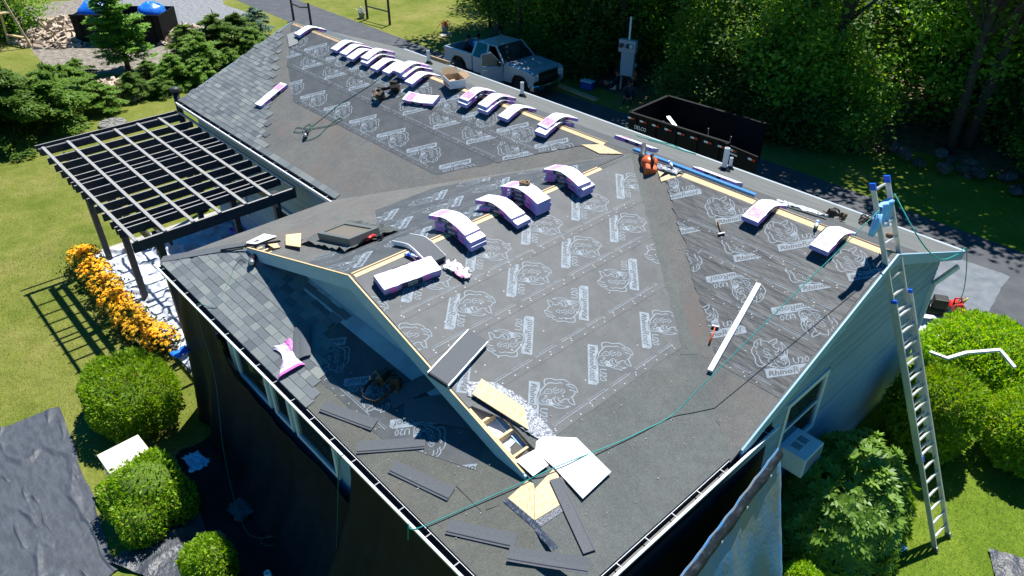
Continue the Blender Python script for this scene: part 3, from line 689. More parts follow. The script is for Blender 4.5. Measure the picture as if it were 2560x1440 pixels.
for k in range(nC):
    d = 4.32-k*EXPO; y = -d/sl
    lay_course(mn, d, XL+.01, min(-23.15-1.43*y+(.12 if k % 2 else -.1), -17.45) if k > 0 else -13.9, .006)
BND = [(-7.94, -8.25), (-7.64, -8.35), (-7.5, -8.6), (-7.34, -8.7), (-6.95, -9.25), (-6.77, -9.35), (-6.45, -9.1)]
slf = math.hypot(1, PF)
for k in range(11):
    d = .015-k*EXPO; y = FY-d/slf
    hipx = XW-DW+max(0, (y-FY))*PF/PW
    ys = max(min(y, -6.45), -7.94)
    for i in range(len(BND)-1):
        if BND[i][0] <= ys <= BND[i+1][0]:
            t = (ys-BND[i][0])/(BND[i+1][0]-BND[i][0]); xb = BND[i][1]+t*(BND[i+1][1]-BND[i][1])
    if y < WY-.05: lay_course(fp, d, hipx+.03, xb+r.uniform(-.1, .1), .004)
spots.sort(key=lambda s: s[0])
for _, k, F in spots[:298]: put('shingle', SHM[k], house, M=F)
mb = MB()
for _, k, F in spots[298:]:
    i = len(mb.v); mb.v += [F @ v for v in SH[k].v]; mb.f += [tuple(i+q for q in f) for f in SH[k].f]; mb.m += SH[k].m
tag(mb.build('far_shingles', M_['shingle_i'], house), kind='stuff')
mb = MB(); p0, p1 = Vector((XW-DW, FY, EZ+.02)), Vector((XW-4.04, GY, zr(XW-4.04)+.02)); s = Vector((.10, -.10, -.02))
mb.prism([p0+s*.3, p1+s*.5+Vector((0, 0, .01)), p1-s, p0-s], (0, 0, -.008)); mb.build('hip_cap', M_['starter'], house)

# ---- vents, skylight
for i, (x, d, rr, hh) in enumerate(((-18.5, 2.5, .05, .42), (-14.7, 2.9, .05, .42), (-8.1, 3.0, .06, .55), (-8.35, 3.75, .04, .30))):
    b = mf.p(x, d); mb = MB(); mb.lathe([(rr, -.1), (rr, hh), (rr*.82, hh), (rr*.8, hh-.08)], 12, T(*b)); v_ = mb.build('vent_pipe', M_['pvc'], house)
    mb = MB(); mb.lathe([(rr*2.6, 0), (rr*2.2, .03), (rr*1.15, .10)], 12, T(*b)); mb.build('pipe_boot', M_['black'], v_)
def skylight():
    pts = [wl.px(802, 600), wl.px(864, 575), wl.px(950, 580), wl.px(882, 625)]
    c = sum(pts, Vector())/4; X = Vector((0, 1, 0)); F = wl.fr(c+wl.N*.0, X)
    L, Wd, h = .62, 1.20, .15
    mb = MB()
    mb.box((0, -Wd/2+.045, h/2), (L, .09, h), F); mb.box((0, Wd/2-.045, h/2), (L, .09, h), F)
    mb.box((-L/2+.045, 0, h/2), (.09, Wd-.18, h), F); mb.box((L/2-.045, 0, h/2), (.09, Wd-.18, h), F)
    s = mb.build('skylight', M_['skyframe'], house, bevel=.008)
    mb = MB(); mb.box((0, 0, h-.03), (L-.17, Wd-.17, .012), F); mb.build('pane', M_['skyglass'], s)
    mb = MB()
    def skirt(u, v):
        x = (u-.5)*(L+.5); y = (v-.5)*(Wd+.5); e = max(abs(x)-L/2, abs(y)-Wd/2, 0)
        return F @ Vector((x, y, .006+max(0, e-.06)*(.35+.5*nz3((x*5, y*5, 3)))))
    mb.grid(skirt, 18, 24); mb.build('flashing_skirt', M_['felt'], s)
skylight()

# ================================================================== THINGS ON THE ROOF
# ---- shingle bundles: wrapper (white), side labels, printed end band; bent over a ridge or flat
BL, BW, BT = 1.0, .335, .078
def bundle_parts(slope, bendr=.10, sag=0.0, nseg=14):
    zf = lambda x: -slope*(math.sqrt(x*x+bendr*bendr)-bendr) + sag*(x*x*4)
    def pt(t, y, top):                      # t along the bundle
        x = (t-.5)*BL; s = 1/math.sqrt(1+slope*slope) if slope else 1
        return Vector((x*s, y, zf(x*s)+(BT if top else 0)))
    w_ = MB(); xs = [i/nseg for i in range(nseg+1)]; rr = random.Random(5)
    e = lambda i: rr.uniform(-.006, .006)
    rows = []
    for t in xs:
        a, b = -BW/2+e(0), BW/2+e(0)
        rows.append([pt(t, a, 0), pt(t, b, 0), pt(t, b, 1)+Vector((0, -.008, -.006)), pt(t, b-.03, 1), pt(t, a+.03, 1), pt(t, a, 1)+Vector((0, .008, -.006))])
    base = 0
    for rw in rows: w_.v += rw
    n = 6
    for i in range(nseg):
        for k in range(n):
            k2 = (k+1) % n; top = k in (2, 3, 4); w_.f.append((i*n+k, i*n+k2, (i+1)*n+k2, (i+1)*n+k)); w_.m.append(0 if top else 1)
    w_.f.append(tuple(range(n-1, -1, -1))); w_.m.append(1); w_.f.append(tuple(nseg*n+k for k in range(n))); w_.m.append(1)
    wm = w_.mesh('wrapper', [M_['wrap'], M_['lilac']])
    labs = []
    for sgn in (-1, 1):
        for t0, t1, key in ((.10, .22, 'pink'), (.30, .66, 'dark'), (.70, .80, 'pink')):
            mb = MB(); k = 6
            for i in range(k):
                ta, tb = t0+(t1-t0)*i/k, t0+(t1-t0)*(i+1)/k
                off = Vector((0, sgn*.009, 0)); q = [pt(ta, sgn*BW/2, 0)+off+Vector((0, 0, .008)), pt(tb, sgn*BW/2, 0)+off+Vector((0, 0, .008)), pt(tb, sgn*BW/2, 1)+off-Vector((0, 0, .010)), pt(ta, sgn*BW/2, 1)+off-Vector((0, 0, .010))]
                mb.face(q if sgn < 0 else q[::-1])
            labs.append(('side_label', mb.mesh('side_label', M_['pink'] if key == 'pink' else M_['dark_lab'])))
        if DUR:
            mb = MB(); add_text(mb, DUR, 0, 0, .17, .04)
            tc = .40 if sgn < 0 else .60; pa, pb = pt(tc, sgn*BW/2, 0), pt(tc+.05, sgn*BW/2, 0); X = (pb-pa).normalized()*(1 if sgn < 0 else -1); Zv = Vector((0, 0, 1)); N_ = X.cross(Zv).normalized(); Zv = N_.cross(X)
            o = pa+Vector((0, sgn*.012, .022)); F = Matrix(((X.x, Zv.x, N_.x, o.x), (X.y, Zv.y, N_.y, o.y), (X.z, Zv.z, N_.z, o.z), (0, 0, 0, 1)))
            m2 = MB(); m2.v = [F @ v for v in mb.v]; m2.f = mb.f; m2.m = mb.m; labs.append(('label_lettering', m2.mesh('label_lettering', M_['wrap'])))
    mb = MB()
    for i in range(4):
        ta, tb = .07+.055*i, .07+.055*(i+1); z_ = Vector((0, 0, .0025)); mb.face([pt(ta, -BW/2+.035, 1)+z_, pt(tb, -BW/2+.035, 1)+z_, pt(tb, BW/2-.035, 1)+z_, pt(ta, BW/2-.035, 1)+z_])
    band = mb.mesh('printed_band', M_['palepink'])
    dots = []
    for t in (.42, .5, .58):
        mb = MB(); c = pt(t, .05, 1)+Vector((0, 0, .003)); ax = (pt(t+.02, .05, 1)-pt(t-.02, .05, 1)).normalized()
        mb.face([c+ax*.018*math.cos(q*math.pi/3)+Vector((0, .018*math.sin(q*math.pi/3), 0)) for q in range(6)]); dots.append(mb.mesh('printed_mark', M_['cap']))
    return wm, labs, band, dots
DUR = text_geo('DURATION', .01)
B_MAIN = bundle_parts(P); B_WING = bundle_parts(PW, .14); B_FLAT = bundle_parts(0); B_SAG = bundle_parts(0, sag=.03)
def bundle(F, kind, label, band=True, marks=True, flip=False):
    t = thing('shingle_bundle', label, 'bundle', F @ RZ(math.pi) if flip else F, 'wrapped shingle bundles on the roof')
    wm, labs, bd, dots = kind; put('wrapper', wm, t)
    for n_, l in labs: put(n_, l, t)
    if band: put('printed_band', bd, t)
    if marks:
        for q in dots: put('printed_mark', q, t)
    return t
def ridge_frame_main(x, lift=0, yaw=0, dy=0):
    return T(x, dy, HM+.016+lift) @ RZ(-math.pi/2+yaw)      # local +X towards the camera side (-y)
def ridge_frame_wing(y, lift=0, yaw=0, dx=0):
    return T(XW+dx, y, HW+.016+lift) @ RZ(yaw)              # local +X down the right slope
def mx(u, v): return mn.px(u, v).x
def wy(u, v): return wr.px(u, v).y
bundle(ridge_frame_main(mx(750, 90)+.06, 0, .0, -.03), B_MAIN, 'white shingle bundle bent over the ridge nearest the far gable', False)
bundle(ridge_frame_main(mx(838, 134), 0, .04, -.05), B_MAIN, 'bent shingle bundle, left of the close pair on the far ridge', False)
bundle(ridge_frame_main(mx(865, 142), 0, .06, -.08), B_MAIN, 'bent shingle bundle, right of the close pair on the far ridge', True)
bundle(ridge_frame_main(mx(901, 143), 0, .02, -.16), B_MAIN, 'low shingle bundle with a torn wrapper right of the close pair', False)
bundle(ridge_frame_main(mx(921, 163), 0, .05, -.1), B_MAIN, 'lower bundle of the bent pile beside the torn low bundle', False, False)
bundle(ridge_frame_main(mx(924, 155), .08, .05, -.02), B_MAIN, 'upper bundle of the bent pile beside the torn low bundle', True)
bundle(ridge_frame_main(mx(955, 172)+.05, 0, .02, -.2), B_MAIN, 'low shingle bundle just below the ridge, left of the bent pair', False)
bundle(ridge_frame_main(mx(990, 186)-.12, 0, .0, -.14), B_MAIN, 'low bundle half under the bent pair next to the cardboard box', True, False)
bundle(ridge_frame_main(mx(1010, 195)+.02, .0, .03, -.02), B_MAIN, 'lower bundle of the bent pair next to the cardboard box', False, False)
bundle(ridge_frame_main(mx(1008, 188)+.02, .08, .0, -.04), B_MAIN, 'upper bundle of the bent pair next to the cardboard box', True)
bundle(ridge_frame_main(mx(1038, 205)+.12, 0, .02, -.2), B_MAIN, 'low shingle bundle tucked against the right of the bent pair', False)
bundle(ridge_frame_main(mx(1165, 270), 0, .02, -.16), B_MAIN, 'lower bundle of the opened pile right of the box', False, False)
bundle(ridge_frame_main(mx(1170, 264), .08, .03, -.1), B_MAIN, 'upper bundle of the opened pile right of the box', True, True, True)
bundle(ridge_frame_main(mx(1222, 278), .0, .05, -.10), B_MAIN, 'lower bundle of the bent pair beside the opened pile', False, False)
bundle(ridge_frame_main(mx(1222, 274), .08, .0, -.05), B_MAIN, 'upper bundle of the bent pair beside the opened pile', True)
bundle(ridge_frame_main(mx(1268, 299), .0, .02, -.06), B_MAIN, 'single bent bundle between the two piles by the truck', False)
bundle(ridge_frame_main(mx(1372, 328), .0, .03, -.08), B_MAIN, 'lower bundle of the bent pile nearest the wing junction', False, False)
bundle(ridge_frame_main(mx(1374, 322), .085, -.05, .06), B_MAIN, 'upper bundle with pink print on the pile nearest the wing junction', True, True, True)
bundle(mn.frame((647, 268), (713, 213), .022)[0], B_FLAT, 'lone shingle bundle lying across the edge of the new shingles', True, True, True)
bundle(mn.frame((1012, 246), (1100, 258), .014)[0], B_SAG, 'lone shingle bundle lying crosswise on black underlayment below the box', True)
bundle(mf.frame((1540, 345), (1640, 381), .012)[0] @ T(0, 0, 0), B_FLAT, 'bundle lying along the far side of the ridge by the blower', True, False)
bundle(mf.frame((1735, 425), (1850, 468), .012)[0], B_FLAT, 'bundle lying along the far side of the ridge behind the blue flashing', False, False)
bundle(ridge_frame_main(mx(1893, 548), .0, -.02, -.14), B_MAIN, 'bent bundle with pink print at the end of the blue flashing', True, True, True)
bundle(ridge_frame_main(mx(2062, 624), .0, -.02, -.18), B_MAIN, 'bent bundle with pink print nearest the ladder', True, True, True)
def pile(u, v, n, where, offs, dx=-.02, yaw=0):
    y = wy(u, v)
    for k in range(n):
        nm = ['bottom', 'middle', 'top'][k] if n == 3 else ['lower', 'upper'][k]
        bundle(ridge_frame_wing(y+offs[k][1], k*.079, yaw+offs[k][2], dx+offs[k][0]), B_WING, f'{nm} bundle of the bent pile {where}', k == n-1 and n == 3, k == n-1)
pile(1473, 500, 3, 'nearest the wing junction', [(.0, 0, 0), (.02, .02, .02), (-.03, -.02, -.04)], .03)
pile(1372, 549, 3, 'with the roll of tape on top', [(0, 0, 0), (.01, .01, .0), (.0, 0, .01)])
pile(1308, 575, 2, 'between the taped pile and the tilted pile', [(.10, 0, .05), (-.02, .0, .0)])
pile(1198, 632, 3, 'beside the unwrapped shingles', [(.08, 0, .0), (.06, .01, .0), (-.08, 0, .02)], .04)
bundle(wr.frame((943, 722), (1092, 668), .014)[0] @ T(0, 0, 0), B_FLAT, 'lower bundle of the flat pile at the gablet peak', False, False)
bundle(wr.frame((940, 718), (1094, 662), .094)[0], B_FLAT, 'upper bundle of the flat pile at the gablet peak', False, True)

# ---- unwrapped shingle stacks
def open_stack(F, slope, label, n=9, L=1.0):
    t = thing('shingle_stack', label, 'shingles', F); rr = random.Random(len(label))
    for k in range(n):
        mb = MB(); dx, dy = rr.uniform(-.015, .015), rr.uniform(-.01, .01)
        mb.grid(lambda u, v: ((u-.5)*L/math.sqrt(1+slope*slope)+dx, (v-.5)*.335+dy, k*.0085-slope*(math.sqrt(((u-.5)*L)**2+.01)-.1)), 10, 1)
        me_top = len(mb.f)
        o = mb.build('loose_shingle', M_['starter'], t); sm = o.modifiers.new('thick', 'SOLIDIFY'); sm.thickness = .006; sm.offset = 1
    for sg in (-1, 1):
        mb = MB(); mb.grid(lambda u, v: ((u-.5)*L/math.sqrt(1+slope*slope), sg*(.170+.003), v*n*.0085-slope*(math.sqrt(((u-.5)*L)**2+.01)-.1)), 10, 1)
        o = mb.build('wrapper_edge', M_['wrap'], t); sm = o.modifiers.new('thick', 'SOLIDIFY'); sm.thickness = .012; sm.offset = 0
    return t
open_stack(ridge_frame_wing(wy(1085, 655), .0, 0, .0), PW, 'unwrapped black shingles draped over the wing ridge')
F, _l = wr.frame((1100, 948), (1192, 848), .02)
open_stack(F @ T(-.03, 0, .015), 0, 'stack of black shingles at the rake with pale edges', 8)

def crumple(name, label, cat, m, c, sx, sy, amp, seed, n=10, twist=0, F=None, group=None):   # crumpled sheet
    mb = MB(); k = seed*7.3
    def fn(u, v):
        x = (u-.5)*sx*(1+.35*nz3((v*3, k, 1))); y = (v-.5)*sy*(1+.35*nz3((u*3, k, 2)))
        return (x+amp*.8*nz3((u*6, v*6, k+5)), y+amp*.8*nz3((u*6, v*6, k+9)), amp*.75+amp*nz3((u*7, v*7, k)))
    mb.grid(fn, n, n); o = mb.build(name, m, None, True)
    o.matrix_world = F if F is not None else T(*c); s = o.modifiers.new('thick', 'SOLIDIFY'); s.thickness = .003
    return tag(o, label, cat, group)
pinkwrap = mat('torn_wrapper', (.84, .82, .84), .4, (.72, .25, .52), 5, .3, 14, lo=.55, hi=.62)
crumple('torn_wrapper', 'torn white and pink wrapper hanging off the unwrapped shingles', 'wrapper', pinkwrap, None, .42, .22, .06, 3, 12, F=wr.frame((1110, 655), (1180, 700), .03)[0])
F, _l = fp.frame((700, 850), (742, 940), .02)
pinkwrap2 = mat('lilac_torn_wrapper', (.80, .74, .82), .35, (.66, .42, .66), 7, .5, 16, lo=.5, hi=.68)
tk = thing('torn_wrapper', 'half empty pink and white wrapper on the shingles above the gutter', 'wrapper', F)
wf = lambda u: .20-.26*u+.30*u*u+.14*max(0, u-.55)
mb = MB(); mb.grid(lambda u, v: ((u-.5)*.72, (v-.5)*2.2*wf(u)*.75+.05*math.sin(u*5), .012+.055*max(0, (u-.45)*1.8)**.5*(1-abs(2*v-1)**6)+.035*abs(nz3((u*5, v*5, 2)))*(1.25-u)+.02*math.sin(v*9+u*6)*(1-u)), 12, 8, mfn=lambda u, v: 1 if (u < .42 and v > .6) or u > .93 else 0)
o = mb.build('sleeve', [pinkwrap2, M_['pink']], tk); s_ = o.modifiers.new('t', 'SOLIDIFY'); s_.thickness = .003
F, _l = fp.frame((752, 815), (745, 900), .02)
for k, (dx, dy, a) in enumerate(((0, 0, 0), (.03, .09, .1))):
    mb = MB(); mb.grid(lambda u, v: ((u-.5)*.7, (v-.5)*.22, .02+.018*math.sin(v*3.1)+.012*k), 4, 6); o = mb.build('offcut_shingle', M_['starter']); o.matrix_world = F @ T(dx, dy, 0) @ RZ(a)
    s = o.modifiers.new('t', 'SOLIDIFY'); s.thickness = .006; tag(o, 'curled shingle offcut beside the torn wrapper, ' + ('left one' if k == 0 else 'right one'), 'shingle', 'curled shingle offcuts')

# ---- starter strips
def starter(pl, a, b, label, wdt=.195, curl=.0, h=.004, L=None):
    F, l = pl.frame(a, b, h); l = L or l
    t = thing('starter_strip', label, 'shingle', F, 'loose starter strips')
    mb = MB(); mb.grid(lambda u, v: ((u-.5)*l, (v-.5)*wdt, .006+curl*(abs(2*u-1)**2)*.5+curl*.4*(v-.5)**2), 8, 2); o = mb.build('strip', M_['starter'], t); s = o.modifiers.new('t', 'SOLIDIFY'); s.thickness = .005; s.offset = 1
    mb = MB(); mb.grid(lambda u, v: ((u-.5)*l*.99, -wdt/2+.022+v*.014, .0135+curl*(abs(2*u-1)**2)*.5), 8, 1); mb.build('tar_line', M_['tar'], t)
starter(fp, (895, 1120), (1064, 1107), 'starter strip across the hem of the underlayment, level with the gutter brackets', curl=.012)
starter(fp, (981, 1167), (1129, 1237), 'starter strip lying diagonally below the underlayment hem', curl=.01)
starter(fp, (1120, 1317), (1291, 1355), 'left of the two end to end starter strips at the bottom', curl=.01)
starter(fp, (1272, 1385), (1474, 1417), 'bent starter strip at the bottom, right of the end to end pair', curl=.03, h=.012)
starter(wr, (1474, 1380), (1389, 1197), 'dark starter strip beside the exposed board patch', wdt=.18, curl=.006, h=.016)
starter(fp, (808, 1016), (938, 1064), 'starter strip beside the last laid shingles near the gutter', curl=.02)
for k, (a, b) in enumerate((((1010, 985), (1080, 950)), ((1040, 1020), (1130, 1005)), ((1085, 1030), (1150, 1040)))):
    F, l = fp.frame(a, b, .02+.01*k); mb = MB(); mb.grid(lambda u, v: ((u-.5)*.9, (v-.5)*.33, .01*math.sin(u*3+k)), 5, 2); o = mb.build('loose_shingle', M_['starter']); o.matrix_world = F
    s = o.modifiers.new('t', 'SOLIDIFY'); s.thickness = .006; tag(o, 'loose shingle in the shade under the gablet rake, ' + ('topmost', 'middle', 'lowest')[k], 'shingle', 'loose shingles in the gablet shade')
F, l = mn.frame((735, 118), (728, 78), .022)
mb = MB(); mb.box((0, 0, .004), (.85, .30, .008), F); tag(mb.build('loose_shingle', mat('pale_shingle_back', (.26, .27, .26), .8, (.21, .22, .21), 20)), 'pale loose shingle beside the farthest bent bundle', 'shingle')

# ---- boards, exposed sheathing, foil, opening
def plate(name, label, cat, pl, px, h, th, m, lift=None):
    mb = MB(); pts = [pl.px(u, v, h) for u, v in px]
    if lift: pts = [p+pl.N*l for p, l in zip(pts, lift)]
    n = sum(((pts[i]-pts[0]).cross(pts[i+1]-pts[0]) for i in range(1, len(pts)-1)), Vector())
    if n.dot(pl.N) < 0: pts = pts[::-1]
    mb.prism(pts, -pl.N*th); o = mb.build(name, m)
    if label: tag(o, label, cat)
    return o
plate('white_board', 'large white board with clipped corners on the right slope', 'board', wr, [(1340, 1105), (1357, 1092), (1440, 1097), (1526, 1182), (1456, 1248), (1385, 1168), (1338, 1128)], .03, .012, M_['whitemat'], [.015, .02, .03, .03, .02, .0, .0])
plate('white_board', 'small white board slid into the open rake', 'board', wr, [(1288, 1152), (1335, 1127), (1370, 1165), (1332, 1192)], .02, .01, M_['whitemat'], [.02, .035, .03, .02])
plate('osb_plank', 'loose osb plank with a cut corner leaning over the open rake', 'plank', wr, [(1203, 949), (1310, 1021), (1322, 1074), (1180, 987)], .05, .015, M_['osb'], [.03, .02, .0, .02])
for pl, px, lab in ((fp, [(1270, 1245), (1330, 1190), (1337, 1222), (1336, 1300)], 'front half of the bare board patch'), (wr, [(1337.5, 1222), (1387, 1168), (1414, 1230), (1400, 1262), (1337.5, 1300)], 'right half of the bare board patch')):
    o = plate('sheathing_patch', None, None, pl, px, .005, .006, M_['osb']); o.parent = house; o['label'] = lab
for pl, px in ((fp, [(1258, 1254), (1270, 1246), (1337, 1301), (1337, 1322)]), (fp, [(1337, 1303), (1350, 1318), (1396, 1368), (1384, 1377), (1352, 1347), (1337, 1325)]), (wr, [(1338, 1302), (1401, 1264), (1408, 1278), (1352, 1317)]), (wr, [(1404, 1262), (1416, 1232), (1432, 1248), (1412, 1270)])):
    o = plate('tape_strip', None, None, pl, px, .008, .003, M_['tarblue']); o.parent = house
def foil():
    mb = MB(); px = [(1158, 950), (1200, 938), (1275, 958), (1345, 1030), (1392, 1085), (1372, 1112), (1300, 1078), (1235, 1005), (1175, 990)]
    pts = [wr.px(u, v) for u, v in px]; ad_ = [wr.ad(p) for p in pts]
    spine0 = [wr.ad(wr.px(*q)) for q in ((1165, 955), (1240, 958), (1310, 1000), (1350, 1045), (1390, 1090))]; spine1 = [wr.ad(wr.px(*q)) for q in ((1168, 992), (1215, 1000), (1270, 1050), (1320, 1085), (1370, 1112))]
    def lerp(L, t):
        t = t*(len(L)-1); i = min(int(t), len(L)-2); f = t-i; return (L[i][0]*(1-f)+L[i+1][0]*f, L[i][1]*(1-f)+L[i+1][1]*f)
    def fn(u, v):
        a, b = lerp(spine0, u), lerp(spine1, u); return wr.p(a[0]*(1-v)+b[0]*v, a[1]*(1-v)+b[1]*v, .015+.045*abs(nz3((u*14, v*3, 1)))+.012*nz3((u*40, v*9, 4)))
    mb.grid(fn, 60, 14); o = mb.build('foil_membrane', M_['foil'], None, True); tag(o, 'crumpled silvery membrane peeled back at the open rake', 'membrane')
foil()
opening = thing('rake_framing', 'open rake framing of raw lumber under the removed sheathing', 'framing')
for k in range(4):
    x = NX0+.12+k*.31; mb = MB(); mb.beam((x, GY+.02, zr(x)-.09), (x, NY+.05, zr(x)-.09), .038, .085); mb.build('lookout', M_['lumber'], opening)
mb = MB(); mb.beam((NX0, GY+.03, zr(NX0)-.075), (NX1, GY+.03, zr(NX1)-.075), .03, .12); mb.build('sub_fascia', M_['lumber'], opening)
mb = MB(); mb.beam((NX0, NY+.02, zr(NX0)-.10), (NX1, NY+.02, zr(NX1)-.10), .03, .12); mb.build('ledger', M_['osb'], opening)
mb = MB(); mb.prism([(NX0, GY+.02, zr(NX0)-.15), (NX1, GY+.02, zr(NX1)-.15), (NX1, NY, zr(NX1)-.15), (NX0, NY, zr(NX0)-.15)], (0, 0, -.01)); mb.build('soffit_board', M_['whitemat'], opening)
op2 = thing('rake_framing', 'broken rake framing at the left end of the gablet', 'framing')
for k in range(3):
    x = LX0+.15+k*.28; mb = MB(); mb.beam((x, GY+.02, zr(x)-.08), (x, LY+.1, zr(x)-.08), .04, .085); mb.build('lookout', M_['lumber'], op2)
mb = MB(); mb.beam((LX0, GY+.03, zr(LX0)-.06), (LX1, GY+.03, zr(LX1)-.06), .03, .10); mb.build('sub_fascia', M_['lumber_old'], op2)
plate('white_board', 'thin white sheet lying on the left wing slope', 'board', wl, [(612, 607), (660, 584), (692, 590), (640, 610)], .04, .006, M_['whitemat'])
plate('osb_plank', 'small square osb offcut near the skylight', 'plank', wl, [(714, 612), (717, 594), (755, 590), (752, 620)], .06, .012, M_['osb'], [0, .06, .06, .02])
plate('osb_plank', 'thin wood splinter board between the osb offcut and the white sheet', 'plank', wl, [(662, 606), (690, 603), (700, 618), (685, 620)], .03, .012, M_['lumber'])
mb = MB(); p, q = wl.px(552, 625, .03), wl.px(700, 603, .05); mb.tube([p, q], [.016, .022], 8); tag(mb.build('black_rod', M_['black']), 'black tapered pipe beside the thin white sheet', 'pipe')
mb = MB(); p, q = mn.px(1775, 928, .03), mn.px(1897, 710, .03); mb.beam(p, q, .085, .055, up=mn.N); o = mb.build('trim_piece', M_['white'], bevel=.004); tag(o, 'long white trim piece lying on the right triangle of roof', 'trim')
mb = MB(); p, q = Vector((mx(1585, 372)+.0, .10, HM+.05)), Vector((mx(1885, 492), .10, HM+.05)); mb.beam(p, q, .07, .010, up=(0, 0, 1)); mb.beam(p+Vector((0, -.04, -.02)), q+Vector((0, -.04, -.02)), .008, .05, up=(0, 0, 1)); tag(mb.build('drip_edge_length', M_['bluemetal']), 'long blue metal flashing lying along the ridge', 'flashing')
# torn underlayment flap at the wing junction
crumple('torn_underlayment', 'torn grey underlayment flap below the blower', 'membrane', M_['foil'], None, .5, .16, .03, 5, 8, F=mn.frame((1650, 418), (1690, 430), .02)[0])
mb = MB(); a, b, c_ = mn.px(1645, 446, .02), mn.px(1697, 424, .02), mn.px(1660, 432, .06); mb.prism([a, b, c_], -mn.N*.006); tag(mb.build('tar_offcut', M_['tar']), 'black triangular offcut below the blue flashing', 'offcut')

# ---- tools
def toolbelt(F, label, s=1.0, seed=1):
    t = thing('tool_belt', label, 'tool belt', F, 'tool belts left on the roof'); rr = random.Random(seed)
    mb = MB(); pts = [Vector((.28*s*math.cos(a)*(1+.15*math.sin(3*a)), .20*s*math.sin(a), .05+.05*math.sin(2*a+seed))) for a in [q*2*math.pi/22 for q in range(20)]]
    for i in range(len(pts)-1): mb.beam(pts[i], pts[i+1]+(pts[i+1]-pts[i])*.1, .012, .06*s)
    mb.build('belt', M_['leather'], t)
    for k in range(4):
        a = rr.uniform(0, 6.28); c = Vector((.24*s*math.cos(a), .18*s*math.sin(a), .06)); R_ = T(*c) @ RZ(rr.uniform(0, 3)) @ RX(rr.uniform(-.5, .5))
        mb = MB(); mb.prism([(-.09*s, -.05*s, .12*s), (.09*s, -.05*s, .12*s), (.075*s, -.04*s, -.08*s), (-.075*s, -.04*s, -.08*s)], (0, .09*s, 0), 0, R_); mb.build('pouch', M_['leather'] if k < 3 else M_['tan'], t, bevel=.012)
    for k in range(3):
        a = rr.uniform(0, 6.28); c = Vector((.3*s*math.cos(a), .22*s*math.sin(a), .03)); mb = MB(); mb.tube([c, c+Vector((rr.uniform(-.2, .2), rr.uniform(-.2, .2), rr.uniform(0, .07)))], .016, 6); mb.build('tool_handle', [M_['black'], M_['tan'], M_['steel']][k], t)
    mb = MB(); pts = [Vector((.2*s*math.cos(q*.5+seed)+.02*q, .14*s*math.sin(q*.5)+.01*q, .12+.05*math.sin(q))) for q in range(12)]; mb.tube(pts, .014, 5); mb.build('strap', M_['leather'], t)
toolbelt(mn.frame((935, 245), (1000, 222), .02)[0], 'black tool belt heaped on the main slope by the hose', 1.15, 2)
toolbelt(fp.frame((915, 1000), (1000, 950), .02)[0], 'black tool belt in the shade under the gablet', 1.0, 4)
toolbelt(mf.frame((2060, 545), (2110, 545), .02)[0], 'tool belt with a yellow handle beyond the ridge', .7, 6)
toolbelt(mf.frame((2140, 560), (2185, 560), .02)[0], 'small black pouch belt beside the ladder top', .6, 8)
def nailgun(F, label):
    t = thing('coil_nailer', label, 'nail gun', F)
    mb = MB(); mb.lathe([(.035, 0), (.05, .02), (.05, .12), (.038, .15), (.03, .16)], 12, T(0, 0, .06) @ RX(rad(75))); mb.build('motor_housing', M_['steel'], t)
    mb = MB(); mb.prism([(-.025, -.02, .10), (.025, -.02, .10), (.022, -.14, .05), (-.022, -.14, .05)], (0, 0, -.045)); mb.build('handle', M_['black'], t, bevel=.01)
    mb = MB(); mb.lathe([(.055, 0), (.06, .01), (.06, .06), (.05, .07)], 14, T(.05, .03, .03)); mb.build('coil_magazine', M_['black'], t)
    mb = MB(); mb.box((0, .06, .04), (.03, .06, .07)); mb.build('nose', M_['tan'], t)
    return t
nailgun(mn.frame((755, 345), (775, 335), .0)[0], 'coil nail gun on the bare slope with looped hose')
nailgun(fp.frame((615, 665), (648, 648), .01)[0] @ Matrix.Scale(1.15, 4), 'silver and black coil nail gun on the new shingles')
def hose(name, label, pts, r, m, cat='hose', n=6):
    P3 = [Vector(p) for p in pts]; out = []
    for i in range(len(P3)-1):
        a, b, c_, d = P3[max(i-1, 0)], P3[i], P3[i+1], P3[min(i+2, len(P3)-1)]
        for k in range(8):
            t = k/8; out.append(.5*((2*b)+(c_-a)*t+(2*a-5*b+4*c_-d)*t*t+(3*b-a-3*c_+d)*t**3))
    out.append(P3[-1]); mb = MB(); mb.tube(out, r, n); return tag(mb.build(name, m, None, True), label, cat)
hose('air_hose', 'green air hose looping from the nail gun on the bare slope up to the ridge',
     [mn.px(*q, .02) for q in ((762, 335), (757, 322), (775, 310), (776, 326), (752, 330), (735, 328), (745, 318), (770, 322), (800, 318), (830, 312), (852, 302), (855, 296), (845, 297), (820, 315), (795, 340), (768, 350), (760, 340))] + [mn.px(*q, .02) for q in ((775, 320), (800, 300), (850, 260), (880, 242), (930, 210), (990, 165))], .009, M_['hose'])
hose('air_hose', 'green air hose running from the silver nail gun over the front gutter', [fp.px(617, 650, .06), fp.px(600, 650, .03), fp.px(583, 672, .03), fp.px(578, 690, .02), fp.px(552, 745, .015), fp.px(540, 770, .015), Vector((-11.95, FY-.10, EZ+.01)), Vector((-11.9, FY-.16, EZ-.4)), Vector((-11.8, FY-.2, 2.2)), Vector((-11.2, -8.55, .8)), Vector((-9.9, -8.9, .15)), Vector((-9.3, -8.6, .25)), Vector((-9.15, -8.75, .3)), Vector((-9.35, -8.85, .3)), Vector((-9.3, -8.6, .25)), Vector((-8.2, -8.4, .2)), Vector((-7.9, -8.2, .25)), Vector((-7.6, -8.15, 1.5)), Vector((-7.1, FY-.17, EZ-.3)), Vector((-7.0, FY-.12, EZ+.0))], .007, M_['hose'])
